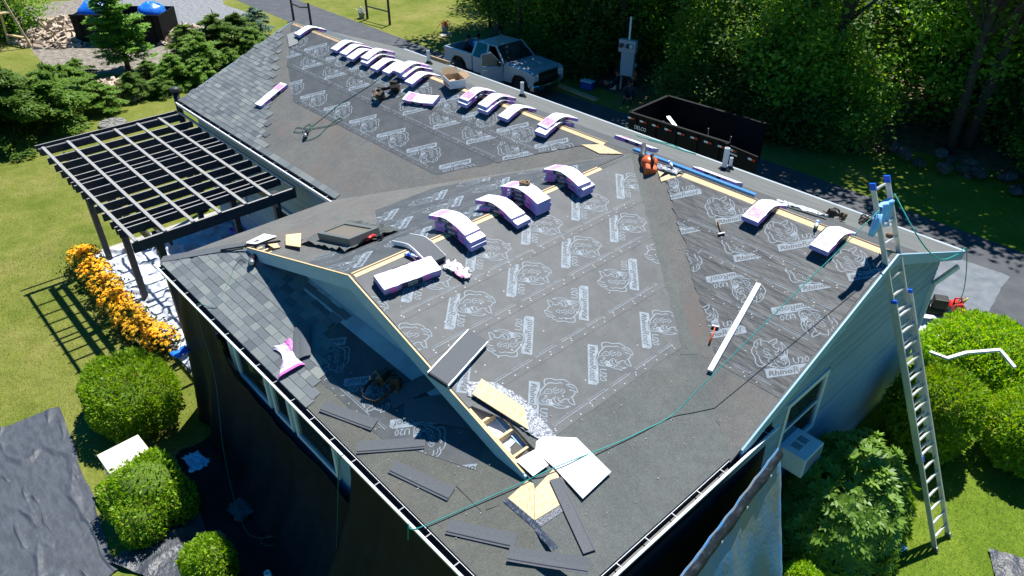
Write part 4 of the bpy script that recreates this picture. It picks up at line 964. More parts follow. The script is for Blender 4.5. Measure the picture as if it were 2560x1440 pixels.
# leaf blower
F, l = wr.frame((1622, 446), (1612, 375), .0)
t = thing('leaf_blower', 'orange leaf blower lying at the wing junction', 'leaf blower', F @ Matrix.Scale(1.35, 4))
mb = MB(); mb.lathe([(.05, -.01), (.105, .0), (.125, .04), (.125, .10), (.10, .15), (.05, .17)], 16, T(-.10, 0, .02)); mb.build('fan_housing', M_['orange'], t, True)
mb = MB(); mb.box((-.24, .0, .08), (.16, .17, .14)); mb.build('engine_cover', M_['orange'], t, bevel=.03)
mb = MB(); mb.box((-.22, -.10, .07), (.12, .06, .10)); mb.build('muffler', M_['black'], t, bevel=.01)
mb = MB(); mb.tube([(-.28, .0, .16), (-.22, .0, .23), (-.10, .0, .24), (-.03, 0, .18)], .02, 8); mb.build('handle', M_['black'], t, True)
mb = MB(); mb.tube([(-.02, .06, .07), (.10, .08, .07), (.22, .05, .06), (.40, .03, .05)], [.06, .055, .045, .038], 12); mb.build('blower_tube', M_['silver_dk'], t, True)
# red tools by the skylight
F, l = wl.frame((905, 615), (952, 588), .02)
t = thing('battery_drill', 'red and black power tools beside the skylight', 'power tool', F)
mb = MB(); mb.tube([(-.13, 0, .05), (.0, 0, .06), (.09, 0, .06)], [.02, .035, .032], 10); mb.build('motor_housing', M_['red'], t, True)
mb = MB(); mb.tube([(.02, 0, .05), (.03, -.16, .05)], .025, 8); mb.build('grip', M_['black'], t, True)
mb = MB(); mb.box((.03, -.20, .05), (.08, .07, .08)); mb.build('battery', M_['black'], t, bevel=.01)
mb = MB(); mb.tube([(-.12, .10, .02), (.22, .08, .02)], .015, 6); mb.build('pry_bar', M_['red'], t)
# hammers, knife
def hammer(F, label, hm):
    t = thing('hammer', label, 'hammer', F)
    mb = MB(); mb.tube([(-.17, 0, .02), (.0, .0, .02), (.13, 0, .02)], [.017, .012, .011], 8); mb.build('handle', hm, t, True)
    mb = MB(); mb.box((.15, 0, .022), (.035, .12, .03)); mb.build('head', M_['steel'], t, bevel=.005)
hammer(mn.frame((1776, 853), (1788, 820), .014)[0], 'hammer with an orange handle beside the long white trim piece', M_['orange'])
hammer(mn.frame((1796, 556), (1804, 586), .016)[0] @ Matrix.Scale(1.0, 4), 'hammer with a pale handle on the right triangle of roof', M_['tan'])
# bottles, tape
def bottle(M, label, up=True):
    t = thing('water_bottle', label, 'bottle', M, 'water bottles on the roof')
    clear = M_['pvc']
    mb = MB(); mb.lathe([(.03, 0), (.033, .01), (.033, .13), (.028, .16), (.012, .185), (.012, .195)], 12); mb.build('bottle_body', mat_clear, t, True)
    mb = MB(); mb.lathe([(.0335, .05), (.0335, .11)], 12); mb.build('label_band', M_['bluecap'], t, True)
    mb = MB(); mb.lathe([(.014, .195), (.014, .215)], 10); mb.build('cap', M_['white'], t, True)
mat_clear = mat('clear_plastic', (.62, .68, .72), .12, spec=.8)
bottle(T(*wr.px(1012, 634, .04)) @ RZ(.5) @ RY(rad(96)), 'water bottle lying beside the ridge near the unwrapped shingles')
bottle(T(XW-.22, wy(1330, 540)-.02, HW-.03), 'water bottle standing between two bent piles')
bottle(T(*mn.px(1672, 404, .03)) @ RZ(-.6) @ RY(rad(90)), 'water bottle under the blue flashing')
bottle(T(*mn.px(2044, 553, .03)) @ RZ(-1.2) @ RY(rad(90)), 'water bottle between the two bundles with pink print')
t = thing('tape_roll', 'brown roll of tape on top of a bent pile', 'tape', T(XW-.12, wy(1365, 540), HW+.255))
for k, (x, y) in enumerate(((0, 0), (.07, .05))):
    mb = MB(); mb.lathe([(.028, 0), (.06, 0), (.06, .05), (.028, .05), (.028, 0)], 14, T(x, y, .0) @ RX(.3*k)); mb.build('roll', M_['tan'], t, True)
crumple('plastic_film', 'clear crumpled plastic film beyond the bundle with pink print', 'plastic film', mat('clear_film', (.55, .62, .68), .2, (.75, .78, .8), 8, .5, 20, spec=.7), None, .85, .22, .07, 9, 12, F=mf.frame((1965, 515), (2045, 540), .02)[0])
mb = MB(); F, l = mf.frame((2215, 588), (2240, 588), .05); mb.tube([(-.16, 0, 0), (.16, 0, 0)], .05, 10, 0, F); tag(mb.build('twine_spool', M_['tan'], None, True), 'tan roll behind the ladder on the far slope', 'roll')
# cardboard box
F, l = mn.frame((1118, 212), (1158, 196), .0)
t = thing('cardboard_box', 'open cardboard box of nail coils straddling the ridge', 'box', T(mx(1130, 207)+.18, -.05, HM-.02) @ RZ(-.35))
for c_, d_ in (((0, -.2, .13), (.52, .008, .2)), ((0, .2, .13), (.52, .008, .2)), ((-.26, 0, .13), (.008, .40, .2)), ((.26, 0, .13), (.008, .40, .2))):
    mb = MB(); mb.box(c_, d_); mb.build('box_side', M_['whitemat'] if c_[1] < 0 or c_[0] > 0 else M_['card'], t)
mb = MB(); mb.box((0, 0, .05), (.51, .39, .02)); mb.build('box_bottom', M_['card'], t)
mb = MB(); mb.prism([(-.26, .2, .23), (.26, .2, .23), (.26, .34, .30), (-.26, .34, .30)], (0, 0, .006)); mb.build('flap', M_['card'], t)
mb = MB(); mb.prism([(-.26, -.2, .23), (-.26, .2, .23), (-.36, .2, .36), (-.36, -.2, .36)], (0, 0, .006)); mb.build('flap', M_['card'], t)
mb = MB(); mb.prism([(-.22, -.2055, .06), (.22, -.2055, .06), (.22, -.2055, .11), (-.22, -.2055, .11)], (0, .001, 0)); mb.build('red_stripe', M_['red'], t)
for k in range(3):
    mb = MB(); mb.lathe([(.03, 0), (.08, 0), (.08, .04), (.03, .04)], 12, T(-.13+.13*k, .02*k, .07) @ RX(.25)); mb.build('nail_coil', M_['lumber_old'], t)
mb = MB(); pts = [mf.px(1075, 143, .05), mf.px(1120, 158, .05)]; mb.beam(pts[0], pts[1], .28, .13, up=mf.N); tag(mb.build('cardboard_box', M_['card'], bevel=.01), 'flattened cardboard carton on the far slope by the truck', 'box')
hose('rope_coil', 'teal rope lying along the far slope near the trailer', [mf.px(*q, .02) for q in ((1590, 338), (1610, 345), (1640, 352), (1680, 362), (1705, 374), (1740, 385), (1700, 374), (1660, 360), (1620, 350))], .012, M_['teal'], 'rope')

# ================================================================== PERGOLA
PX0, PX1, PY0, PY1, PZ = -22.1, -15.4, -7.93, -4.2, 3.65
perg = thing('pergola', 'dark stained pergola with pale top slats beside the house', 'pergola', (-18.75, -6.0, 0))
def pb(name, a, b, wdt, h, m, up=(0, 0, 1)):
    o_ = Vector((-18.75, -6.0, 0)); mb = MB(); mb.beam(Vector(a)-o_, Vector(b)-o_, wdt, h, up); return mb.build(name, m, perg)
for k in range(7):
    y = PY0+k*(PY1-PY0)/6; pb('slat', (PX0-.05, y, PZ-.018), (PX1+.03, y, PZ-.018), .075, .035, M_['perg_top'])
raf = [at(80+a/3.2, 240+b/3.2, 3.5).x for a, b in ((75, 420), (100, 447), (165, 522), (213, 580), (258, 632), (308, 685), (345, 722), (368, 748), (420, 800), (472, 852), (530, 915), (590, 975), (650, 1040), (690, 1082), (715, 1108))]
for x in raf: pb('rafter', (x, PY0-.12, PZ-.13), (x, PY1+.02, PZ-.13), .042, .185, M_['perg'])
for x in raf: pb('rafter_cap', (x, PY0-.12, PZ-.0365), (x, PY1+.02, PZ-.0365), .034, .003, M_['perg_top'])
pb('rim_joist', (PX1+.0, PY0-.1, PZ-.16), (PX1+.0, PY1+.02, PZ-.16), .05, .25, M_['perg'])
pb('rim_cap', (PX1+.0, PY0-.1, PZ-.033), (PX1+.0, PY1+.02, PZ-.033), .055, .004, M_['perg_top'])
pb('rim_joist', (PX0, PY0-.1, PZ-.13), (PX0, PY1+.02, PZ-.13), .05, .19, M_['perg'])
for y in (-7.52, -7.22, -4.62): pb('beam', (PX0+.1, y, PZ-.34), (PX1-.1, y, PZ-.34), .05, .24, M_['perg'])
for x, y in ((-21.8, -7.37), (-19.0, -7.37), (-15.9, -7.37), (-21.8, -4.5), (-18.8, -4.5), (-15.9, -4.5)): pb('post', (x, y, .0), (x, y, PZ-.22), .15, .15, M_['perg'], up=(0, 1, 0))

# ================================================================== LADDER
LB = Vector((-1.0, .17, 0)); LT = Vector((-3.22, -.3, 5.42)); LD = (LT-LB); LN = LD.normalized(); LO = Vector((.03, .50, .0)); LS = LO.normalized(); LF = LS.cross(LN).normalized()
if LF.x < 0: LF = -LF
lad = thing('extension_ladder', 'tall aluminium extension ladder leaning on the right gable', 'ladder', LB)
def lb(name, a, b, wdt, h, m, up): mb = MB(); mb.beam(a-LB, b-LB, wdt, h, up); return mb.build(name, m, lad)
for k, sgn in ((0, 1), (1, -1)):
    o0 = LO*k
    a = LB+o0; lb('base_rail', a, a+LD*.88, .028, .085, M_['alu'], LF)
    o1 = o0+LS*sgn*.036-LF*.055; a = LB+o1+LD*.33; tp = LB+o1+LD*1.22
    lb('fly_rail', a, tp, .026, .080, M_['alu'], LF)
    lb('rail_cap', tp-LN*.09, tp+LN*.02, .036, .092, M_['bluecap'], LF); lb('rail_cap', LB+o0+LD*.875, LB+o0+LD*.885, .034, .09, M_['bluecap'], LF)
    lb('ladder_foot', LB+o0-LN*.005+Vector((0, 0, .03)), LB+o0+LN*.10, .05, .10, M_['steel'], LF)
Lm = LD.length
i = 1
while i*.305 < Lm*.88:
    c = LB+LN*(i*.305); lb('rung', c+LS*.014, c+LO-LS*.014, .036, .026, M_['alu'], LN); i += 1
i = int(Lm*.33/.305)+1
while i*.305 < Lm*1.2:
    c = LB+LN*(i*.305+.06)-LF*.055; lb('rung', c+LS*.05, c+LO-LS*.05, .036, .026, M_['alu'], LN); i += 1
lb('rung_lock', LB+LD*.345+LF*.03+LS*.03, LB+LD*.365+LF*.03+LS*.03, .03, .04, M_['bluecap'], LF)
# shirt over a top rung
c0 = LB+LN*(Lm*1.155)-LF*.055
def shirt(u, v):
    x = .06+u*.40; s = (v-.42); dn = abs(s)*(.80 if s > 0 else .5); f_ = .05*math.sin(u*13+v*4)+.04*nz3((u*4, v*4, 3))
    side = LF*(.045+.03*f_+.10*abs(s)) if s > 0 else -LF*(.04+.05*abs(s))
    return c0+LS*(x+.05*math.sin(v*7)*(u-.5)+.03*f_)+Vector((0, 0, .03-dn-.05*f_))+side+LF*f_*.6
mb = MB(); mb.grid(shirt, 20, 24); o = mb.build('t_shirt', M_['cloth_blue'], None, True); s = o.modifiers.new('t', 'SOLIDIFY'); s.thickness = .004; tag(o, 'light blue t-shirt draped over the top of the ladder', 'shirt')
mb = MB(); q = [c0+LS*.02+LF*.08+Vector((0, 0, -.10)), c0+LS*.0+LF*.09+Vector((0, 0, -.3)), c0-LS*.03+LF*.085+Vector((0, 0, -.38)), c0-LS*.05+LF*.08+Vector((0, 0, -.46))]
mb.tube(q, [.05, .075, .06, .045], 8); o2 = mb.build('sleeve', M_['cloth_blue'], o, True)
hose('safety_rope', 'teal rope stretched from the ladder top down across the roof to the front gutter', [LB+LD*1.15, (LB+LD*1.15).lerp(wr.px(1680, 1038, .03), .5), (LB+LD*1.15).lerp(wr.px(1680, 1038, .03), .85), wr.px(1680, 1038, .03), wr.px(1600, 1080, .025), wr.px(1540, 1108, .03), wr.px(1440, 1147, .07), wr.px(1388, 1168, .06), fp.px(1330, 1195, .03), fp.px(1180, 1263, .025), fp.px(1040, 1322, .03), Vector((fp.px(1040, 1322).x-.1, FY-.14, EZ+.0)), Vector((fp.px(1040, 1322).x-.14, FY-.16, EZ-.35))], .0075, M_['teal'], 'rope')
hose('guy_rope', 'teal rope hanging from the ladder over the far right corner of the roof', [LB+LO+LD*1.17, mf.px(2300, 600, .35), mf.px(2350, 648, .05), Vector((XR+.05, DF-.6, zm(DF-.6)-.05)), Vector((XR+.05, DF+.02, zm(DF)+.02)), Vector((-3.1, 5.0, 2.4)), Vector((-3.5, 6.3, 1.0)), Vector((-3.7, 6.9, .4))], .010, M_['teal'], 'rope')

# ================================================================== RIGHT SIDE OF THE HOUSE
t = thing('air_conditioner', 'white window air conditioner in the right wall', 'air conditioner', (WX+.32, -1.60, 2.12))
mb = MB(); mb.box((0, 0, 0), (.50, .62, .42)); mb.build('case', M_['white'], t, bevel=.012)
for k in range(2):
    for j in range(6):
        mb = MB(); mb.box((-.10+.028*j, -.10+.2*k, .2115), (.014, .15, .003)); mb.build('top_vent', M_['black'], t)
for j in range(9):
    mb = MB(); mb.box((.2515, 0, -.16+.04*j), (.003, .54, .018)); mb.build('coil_slot', M_['silver_dk'], t)
# grey tarp slung below the right gutter
def tarpR(u, v):
    a0 = Vector((-3.04, -3.30, 3.66)); a1 = Vector((-2.55, -8.4, 3.42)); p = a0.lerp(a1, u)
    fold = .05*math.sin(u*30+3*nz3((u*3, v*2, 1)))*(.04+v)+.12*nz3((u*6, v*2, 2))*v+.012*nz3((u*25, v*14, 6))
    return p+Vector((.08+.75*v**.8+fold, (.02-.3*u)*v, -3.4*v))+Vector((0, 0, -.05*math.sin(u*math.pi)*(1-v)))
mb = MB(); mb.grid(tarpR, 50, 26); o = mb.build('side_tarp', M_['tarp_b'], None, True); s = o.modifiers.new('t', 'SOLIDIFY'); s.thickness = .004; tag(o, 'blue grey tarp hanging below the right gutter', 'tarp')
mbk = MB(); mbk.grid(lambda u, v: (-3.12+.10*v+.04*math.sin(u*40)*v, -3.35-5.0*u, 3.62-3.3*v), 40, 10); ok_ = mbk.build('wall_tarp', M_['tarp_k'], None, True); sk_ = ok_.modifiers.new('t', 'SOLIDIFY'); sk_.thickness = .004; tag(ok_, 'black tarp behind the blue grey tarp under the right gutter', 'tarp')
def hemfn(u, v):
    p = Vector(tarpR(u, v*(.05+.03*u))); return p+Vector((.03+.03*math.sin(v*3.1)+.007*nz3((u*26, v*3, 2)), 0, .012+.012*(1-v)*nz3((u*12, 1, 6))+.008*nz3((u*60, v*5, 4))))
mb = MB(); mb.grid(hemfn, 160, 7); o = mb.build('tarp_hem', mat('tarp_hem_dark', (.020, .025, .033), .6, (.055, .066, .08), 14, .7, 26, spec=.15, lo=.5, hi=.66, stretch=(1, .5, 1)), o, True)
for k in range(7):
    p = Vector(hemfn((k+.6)/7.5, .8))+Vector((.012, 0, 0)); mb = MB(); mb.lathe([(.010, 0), (.022, 0), (.022, .004), (.010, .004)], 10, T(*p) @ RY(rad(80))); mb.build('grommet', M_['pvc'], o.parent)
# downspout elbow piece lying on the shrub
mb = MB(); pts = [at(2325, 880, 1.45), at(2368, 896, 1.5), at(2415, 882, 1.6), at(2500, 875, 1.62), at(2535, 917, 1.5)]
for a, b in zip(pts, pts[1:]): mb.beam(a, b+(b-a).normalized()*.02, .075, .05)
tag(mb.build('downspout_length', M_['white'], bevel=.004), 'bent white downspout lying on top of the round shrubs', 'downspout')
# compressor, gas can, tarps on the driveway
F = T(-4.05, 7.35, .012)
t = thing('air_compressor', 'black wheeled air compressor on the tarp by the far right corner', 'compressor', F @ RZ(.5))
mb = MB(); mb.tube([(-.42, 0, .32), (-.36, 0, .32), (.36, 0, .32), (.42, 0, .32)], [.06, .15, .15, .06], 14); mb.build('tank', M_['black'], t, True)
mb = MB(); mb.box((.1, 0, .58), (.34, .30, .28)); mb.build('engine', M_['black'], t, bevel=.03)
mb = MB(); mb.lathe([(.05, 0), (.10, .02), (.10, .14), (.06, .18)], 12, T(-.2, 0, .46)); mb.build('pump', M_['silver_dk'], t, True)
for sg in (-1, 1):
    mb = MB(); mb.lathe([(.04, -.03), (.13, -.03), (.15, 0), (.13, .03), (.04, .03)], 16, T(.3, sg*.25, .15) @ RX(rad(90))); mb.build('wheel', M_['rubber'], t, True)
    mb = MB(); mb.tube([(-.3, sg*.2, .4), (-.6, sg*.2, .62), (-.85, sg*.2, .7)], .016, 6); mb.build('handle', M_['red'], t)
t = thing('gas_can', 'red plastic gas can on the driveway tarp', 'gas can', T(*at(2382, 786, .0)) @ RZ(.9) @ Matrix.Scale(1.3, 4))
mb = MB(); mb.prism([(-.17, -.11, .0), (.17, -.11, .0), (.17, -.11, .20), (.06, -.11, .31), (-.10, -.11, .31), (-.17, -.11, .24)], (0, .22, 0)); mb.build('body', M_['red'], t, bevel=.03)
mb = MB(); mb.tube([(-.08, 0, .30), (-.09, 0, .40), (.05, 0, .40), (.08, 0, .30)], .018, 8); mb.build('handle', M_['red'], t, True)
mb = MB(); mb.tube([(.11, 0, .27), (.19, 0, .40)], [.025, .015], 8); mb.build('spout', mat('yellow_cap', (.55, .5, .02), .4), t, True)
def ground_tarp(name, label, quad, m, amp, seed, nx=30, ny=30, sc_=3.0, dirx=1.0, z=.02, diry=.45, rw_=.35):
    q = [Vector((*p, 0)) for p in quad]
    def fn(u, v):
        p = q[0].lerp(q[1], u).lerp(q[3].lerp(q[2], u), v); x, y = p.x, p.y
        n1 = abs(nz3((x*sc_*dirx, y*sc_*diry, seed)))+.45*abs(nz3((x*sc_*1.6*dirx, y*sc_*1.9*diry, seed+3)))
        ridge = max(0, rw_-n1)*(.77/rw_)
        return (x+.06*nz3((x*2, y*2, seed+8)), y+.06*nz3((x*2, y*2, seed+5)), z+amp*(.12+ridge+.25*nz3((x*6, y*6, seed+1))**2))
    mb = MB(); mb.grid(fn, nx, ny); return tag(mb.build(name, m, None, True), label, 'tarp')
ground_tarp('ground_tarp', 'grey tarp spread on the asphalt beyond the right gable', [(-4.9, 7.0), (-3.1, 8.45), (-3.3, 11.1), (-5.2, 11.1)], mat('silver_tarp', (.085, .105, .13), .5, (.125, .145, .17), 3, .3, 9, spec=.4), .03, 4, 26, 26, 1.4)
ground_tarp('ground_tarp', 'white tarp under the compressor and gas can', [(-4.6, 6.3), (-3.1, 6.9), (-3.2, 8.3), (-4.9, 7.6)], M_['tarp_w'], .05, 14, 22, 18)
ground_tarp('ground_tarp', 'large rumpled grey tarp on the left lawn', [(-16.05, -10.4), (-16.3, -14.2), (-10.2, -14.2), (-10.75, -10.95)], M_['tarp_l'], .060, 21, 220, 170, 1.6, .38, .02, 1.25, .16)
ground_tarp('ground_tarp', 'black tarp on the ground in front of the house', [(-12.9, -7.75), (-12.7, -9.1), (-6.0, -10.1), (-6.0, -7.75)], M_['tarp_k'], .12, 25, 60, 24, 1.7)
ground_tarp('ground_tarp', 'dark tarp folded between the lumpy shrub and the small shrubs', [(-11.2, -9.35), (-11.0, -11.0), (-9.6, -10.3), (-9.9, -9.2)], M_['tarp_g'], .10, 31, 26, 26, 2.0, z=.035)
ground_tarp('ground_tarp', 'white tarp spread under the pergola', [(-22.3, -7.75), (-15.2, -7.75), (-14.2, -4.2), (-22.0, -3.8)], M_['tarp_w'], .22, 37, 140, 80, 1.6, diry=1.0, rw_=.25)
ground_tarp('ground_tarp', 'scrap of printed grey membrane on the right lawn', [(-.36, .88), (-.02, .3), (.9, .6), (.5, 1.4)], M_['tarp_g'], .06, 41, 20, 20)
crumple('purple_wrapper', 'crumpled purple wrapper on the tarp under the pergola', 'wrapper', M_['purple'], (-20.3, -3.9, .12), 1.0, .5, .16, 6, 12)
crumple('paper_scrap', 'pale blue scrap on the grass beside the ladder foot', 'scrap', mat('pale_scrap', (.35, .55, .62), .6), tuple(at(2243, 1365, .02)), .28, .2, .03, 8, 6)
# black tarp on the front wall
def tarpF(u, v):
    x = -13.75+u*10.2; top = 2.04+.05*math.sin(u*9)+.08*nz3((u*7, 1, 1)); ss = lambda e0, e1, q: max(0, min(1, (q-e0)/(e1-e0)))
    top += 1.45*(1-ss(.12, .20, u))+1.5*ss(.615, .632, u)
    zz = top*(1-v)+.03; out = .10+(.35+1.05*min(1, u*1.6))*v**1.8+.05*math.sin(u*70+5*nz3((u*4, v*.8, 5)))*(.2+v)+.22*nz3((u*9, v*1.2, 3))*(.15+v)
    return (x+.05*nz3((u*12, v*6, 7)), WF-.13-out, zz)
mb = MB(); mb.grid(tarpF, 200, 40); o = mb.build('wall_tarp', M_['tarp_k'], None, True); s = o.modifiers.new('t', 'SOLIDIFY'); s.thickness = .004; tag(o, 'black tarp hung along the front wall below the windows', 'tarp')
mb = MB(); mb.grid(lambda u, v: (-13.72-.06*math.sin(u*9)-.25*v, WF+.0-.45*v+u*(1.9), 3.45*(1-v)+.03), 16, 20); o = mb.build('wall_tarp', M_['tarp_k'], None, True); s = o.modifiers.new('t', 'SOLIDIFY'); s.thickness = .004; tag(o, 'black tarp hung round the left corner of the wing', 'tarp')
mb = MB(); mb.lathe([(.055, 0), (.055, .55), (.045, .55), (.045, .45)], 14, T(-8.5, -9.05, 0) @ RX(.12)); tag(mb.build('drain_pipe', M_['pvc'], None, True), 'short white pipe standing in front of the black tarp', 'pipe')
crumple('membrane_scrap', 'grey scrap of membrane fallen on the black tarp', 'scrap', M_['tarp_g'], (-10.4, -8.75, .16), .5, .35, .05, 12, 8)
crumple('blue_bag', 'bright blue plastic bag behind the front gutter corner', 'bag', M_['bluebag'], (-13.62, -8.12, 1.75), .2, .45, .06, 15, 10)
t = thing('utility_box', 'cream utility box beside the lumpy shrub', 'box', T(-12.62, -9.95, 0) @ RZ(.03))
mb = MB(); mb.box((0, 0, .40), (.62, .76, .80)); mb.build('cabinet', M_['cream'], t, bevel=.02)
mb = MB(); mb.box((0, 0, .815), (.66, .80, .03)); mb.build('lid', M_['cream'], t, bevel=.01)
mb = MB(); mb.box((.26, -.34, .835), (.06, .05, .012)); mb.build('latch', M_['black'], t)
crumple('plastic_sheet', 'pale blue plastic sheet beside the lumpy shrub', 'plastic', mat('pale_blue_sheet', (.30, .50, .66), .4), (-11.5, -9.0, .75), .5, .35, .08, 17, 8)
t = thing('septic_lid', 'round grey septic lid set in the lawn', 'lid', at(282, 312, 0))
mb = MB(); mb.lathe([(.55, 0), (.55, .10), (.50, .13), (.1, .14)], 20); mb.build('rim', mat('dull_lid', (.16, .16, .15), .9, (.22, .21, .19), 5), t)
for k in range(8):
    mb = MB(); mb.beam((.12*math.cos(k*.785), .12*math.sin(k*.785), .142), (.46*math.cos(k*.785), .46*math.sin(k*.785), .138), .03, .02); mb.build('rib', M_['stone'], t)
t = thing('chimney_pipe', 'black stove pipe at the far corner of the house', 'pipe', T(XL-.35, -3.95, 0))
mb = MB(); mb.lathe([(.09, 0), (.09, 4.05)], 14); mb.build('pipe', M_['black'], t, True)
mb = MB(); mb.lathe([(.13, 4.05), (.15, 4.08), (.15, 4.14), (.05, 4.18)], 14); mb.build('cap', M_['silver_dk'], t, True)

# ================================================================== VEGETATION
def leaf_mesh(name, C, U, V, size, asp, m, fold=.25):
    # C centres, U leaf axis, V leaf side, size array -> diamond leaves folded along the axis
    n = len(C); N = np.cross(U, V); L = size[:, None]; Wd = L*asp
    v = np.stack([C-U*L*.5, C+V*Wd*.5+N*Wd*fold, C+U*L*.5, C-V*Wd*.5+N*Wd*fold], 1).reshape(-1, 3)
    me = bpy.data.meshes.new(name); me.vertices.add(4*n); me.vertices.foreach_set('co', v.astype(np.float32).ravel())
    me.loops.add(4*n); me.loops.foreach_set('vertex_index', np.arange(4*n, dtype=np.int32)); me.polygons.add(n)
    me.polygons.foreach_set('loop_start', np.arange(0, 4*n, 4, dtype=np.int32)); me.polygons.foreach_set('loop_total', np.full(n, 4, np.int32))
    me.materials.append(m); me.update(calc_edges=True); return me
def unit(a): return a/np.maximum(np.linalg.norm(a, axis=1, keepdims=True), 1e-9)
def side_of(U, rs):
    V = rs.normal(size=U.shape); V -= U*(V*U).sum(1, keepdims=True); return unit(V)
def np_noise(Pn, s, seed):                        # cheap smooth pseudo-noise from sines
    rs = np.random.RandomState(seed); out = np.zeros(len(Pn))
    for k in range(5):
        d = rs.normal(size=3)*s*(1+.6*k); out += np.sin(Pn@d+rs.uniform(0, 6.28))/(1+.5*k)
    return out/2.5

def bush(name, label, c, rx, ry, h, n, m, leaf, seed, lobes=None, group=None, boxy=2.6, stems=True):
    rs = np.random.RandomState(seed)
    t = thing(name, label, 'shrub', (c[0], c[1], 0), group)
    lobes = lobes or [(0, 0, h*.5, 1, 1, h*.5)]
    Cs, Us = [], []
    per = n//len(lobes)
    for lx, ly, lz, fx, fy, lh in lobes:
        d = unit(rs.normal(size=(per, 3))); p = 1/(np.abs(d)**boxy).sum(1)**(1/boxy)
        q = d*p[:, None]; rr = 1-rs.rand(per)**2*.22
        nn = np_noise(q*2, 1.5, seed+3)*.10+np_noise(q*2, 3.6, seed+4)*.075+np_noise(q*2, 9, seed+5)*.04
        q = q*(rr+nn)[:, None]; nrm = d*np.array([1/(rx*fx), 1/(ry*fy), 1/lh])
        C = q*np.array([rx*fx, ry*fy, lh])+np.array([lx, ly, lz]); Cs.append(C); Us.append(unit(unit(nrm)+rs.normal(size=C.shape)*.55+np.array([0, 0, .25])))
    C = np.concatenate(Cs); U = np.concatenate(Us); keep = C[:, 2] > .02; C, U = C[keep], U[keep]
    size = leaf*(.55+1.1*rs.rand(len(C))**1.5)
    put('foliage', leaf_mesh('foliage', C, U, side_of(U, rs), size, .5, m), t)
    for lx, ly, lz, fx, fy, lh in lobes:
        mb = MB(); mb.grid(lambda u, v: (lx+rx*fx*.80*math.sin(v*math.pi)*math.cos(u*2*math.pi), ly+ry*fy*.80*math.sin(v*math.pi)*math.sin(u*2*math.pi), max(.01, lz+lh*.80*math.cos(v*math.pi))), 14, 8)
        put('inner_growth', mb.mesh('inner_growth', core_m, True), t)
    if stems:
        mb = MB(); mb.tube([(0, 0, 0), (.03, .02, h*.5)], [.05, .03], 6); mb.build('stem', M_['bark'], t)
    return t
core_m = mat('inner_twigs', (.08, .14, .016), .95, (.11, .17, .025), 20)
bush('trimmed_shrub', 'large boxy arborvitae shrub at the left front corner', (-14.55, -9.2), 1.22, .92, 1.35, 15000, M_['thuja'], .075, 1)
bush('trimmed_shrub', 'lumpy arborvitae shrub beside the cream utility box', (-11.55, -10.0), .78, .74, 1.25, 14000, M_['thuja'], .065, 2,
     [(-.1, .1, .62, .82, .82, .62), (.35, -.25, .45, .6, .6, .48), (-.38, -.32, .42, .58, .55, .46), (.3, .4, .4, .55, .5, .45), (-.45, .35, .55, .45, .45, .5)])
bush('trimmed_shrub', 'bright small shrub at the bottom edge in front of the tarp', (-9.35, -9.75), .45, .42, 1.05, 6000, M_['thuja'], .06, 3)
bush('trimmed_shrub', 'lower small shrub at the bottom edge, right of its taller neighbour', (-8.55, -9.95), .46, .42, .80, 6000, M_['thuja'], .06, 4)
bush('trimmed_shrub', 'egg shaped arborvitae shrub just behind the ladder', (-2.32, 2.62), .86, .90, 2.0, 15000, M_['thuja'], .075, 5, boxy=2.2)
bush('trimmed_shrub', 'broad round arborvitae shrub under the white downspout', (-2.35, 5.55), 1.20, 1.15, 1.65, 16000, M_['thuja'], .085, 6, boxy=2.2)
bush('trimmed_shrub', 'rounded arborvitae shrub at the right edge behind the ladder', (-.72, 3.75), .95, 1.0, 1.55, 14000, M_['thuja'], .075, 7, boxy=2.2)
bush('trimmed_shrub', 'farther arborvitae shrub cut by the right edge', (-.1, 5.6), 1.0, 1.0, 1.5, 10000, M_['thuja'], .08, 8, boxy=2.2)
bush('trimmed_shrub', 'small green shrub at the foot of the hanging grey tarp', (-2.2, -2.75), .38, .36, 1.05, 6000, M_['thuja'], .06, 9, boxy=2.2)
def rhodo(label, c, rx, ry, h, nw, seed):
    rs = np.random.RandomState(seed); t = thing('rhododendron', label, 'shrub', (c[0], c[1], 0))
    d = unit(rs.normal(size=(nw, 3))); d[:, 2] = np.abs(d[:, 2])*1.05-.15; d = unit(d)
    q = d*(1-rs.rand(nw)**2*.4+np_noise(d*2, 2.2, seed)*.12)[:, None]*np.array([rx, ry, h]); q[:, 2] += .15; q = q[q[:, 2] > .1]; dd = unit(q-np.array([0, 0, h*.1]))
    Cs, Us, Vs = [], [], []
    for k in range(8):
        a = k*math.pi*2/8+rs.rand(len(q))*.5; s = side_of(dd, rs) if k == 0 else s0
        if k == 0: s0 = s; b = np.cross(dd, s0)
        U = unit((s0*np.cos(a)[:, None]+b*np.sin(a)[:, None])*.9+dd*(.25+.25*rs.rand(len(q)))[:, None]); Cs.append(q+U*.075); Us.append(U); V = np.cross(dd, U); Vs.append(unit(V))
    C, U, V = np.concatenate(Cs), np.concatenate(Us), np.concatenate(Vs)
    put('foliage', leaf_mesh('foliage', C, U, V,   .155*(.7+.6*rs.rand(len(C))), .36, M_['rhodo'], -.15), t)
    for k in range(9):
        a = k*.7; mb = MB(); mb.tube([(0, 0, 0), (rx*.35*math.cos(a), ry*.35*math.sin(a), h*.45), (rx*.7*math.cos(a), ry*.7*math.sin(a), h*.8)], [.03, .022, .012], 5); mb.build('branch', M_['bark'], t)
rhodo('glossy rhododendron between the ladder and the hanging tarp', (-2.55, -.85), 1.15, 1.75, 1.85, 2600, 5)
rhodo('dark rhododendron in the shade below the air conditioner', (-3.0, -1.9), .5, .7, 1.0, 420, 6)
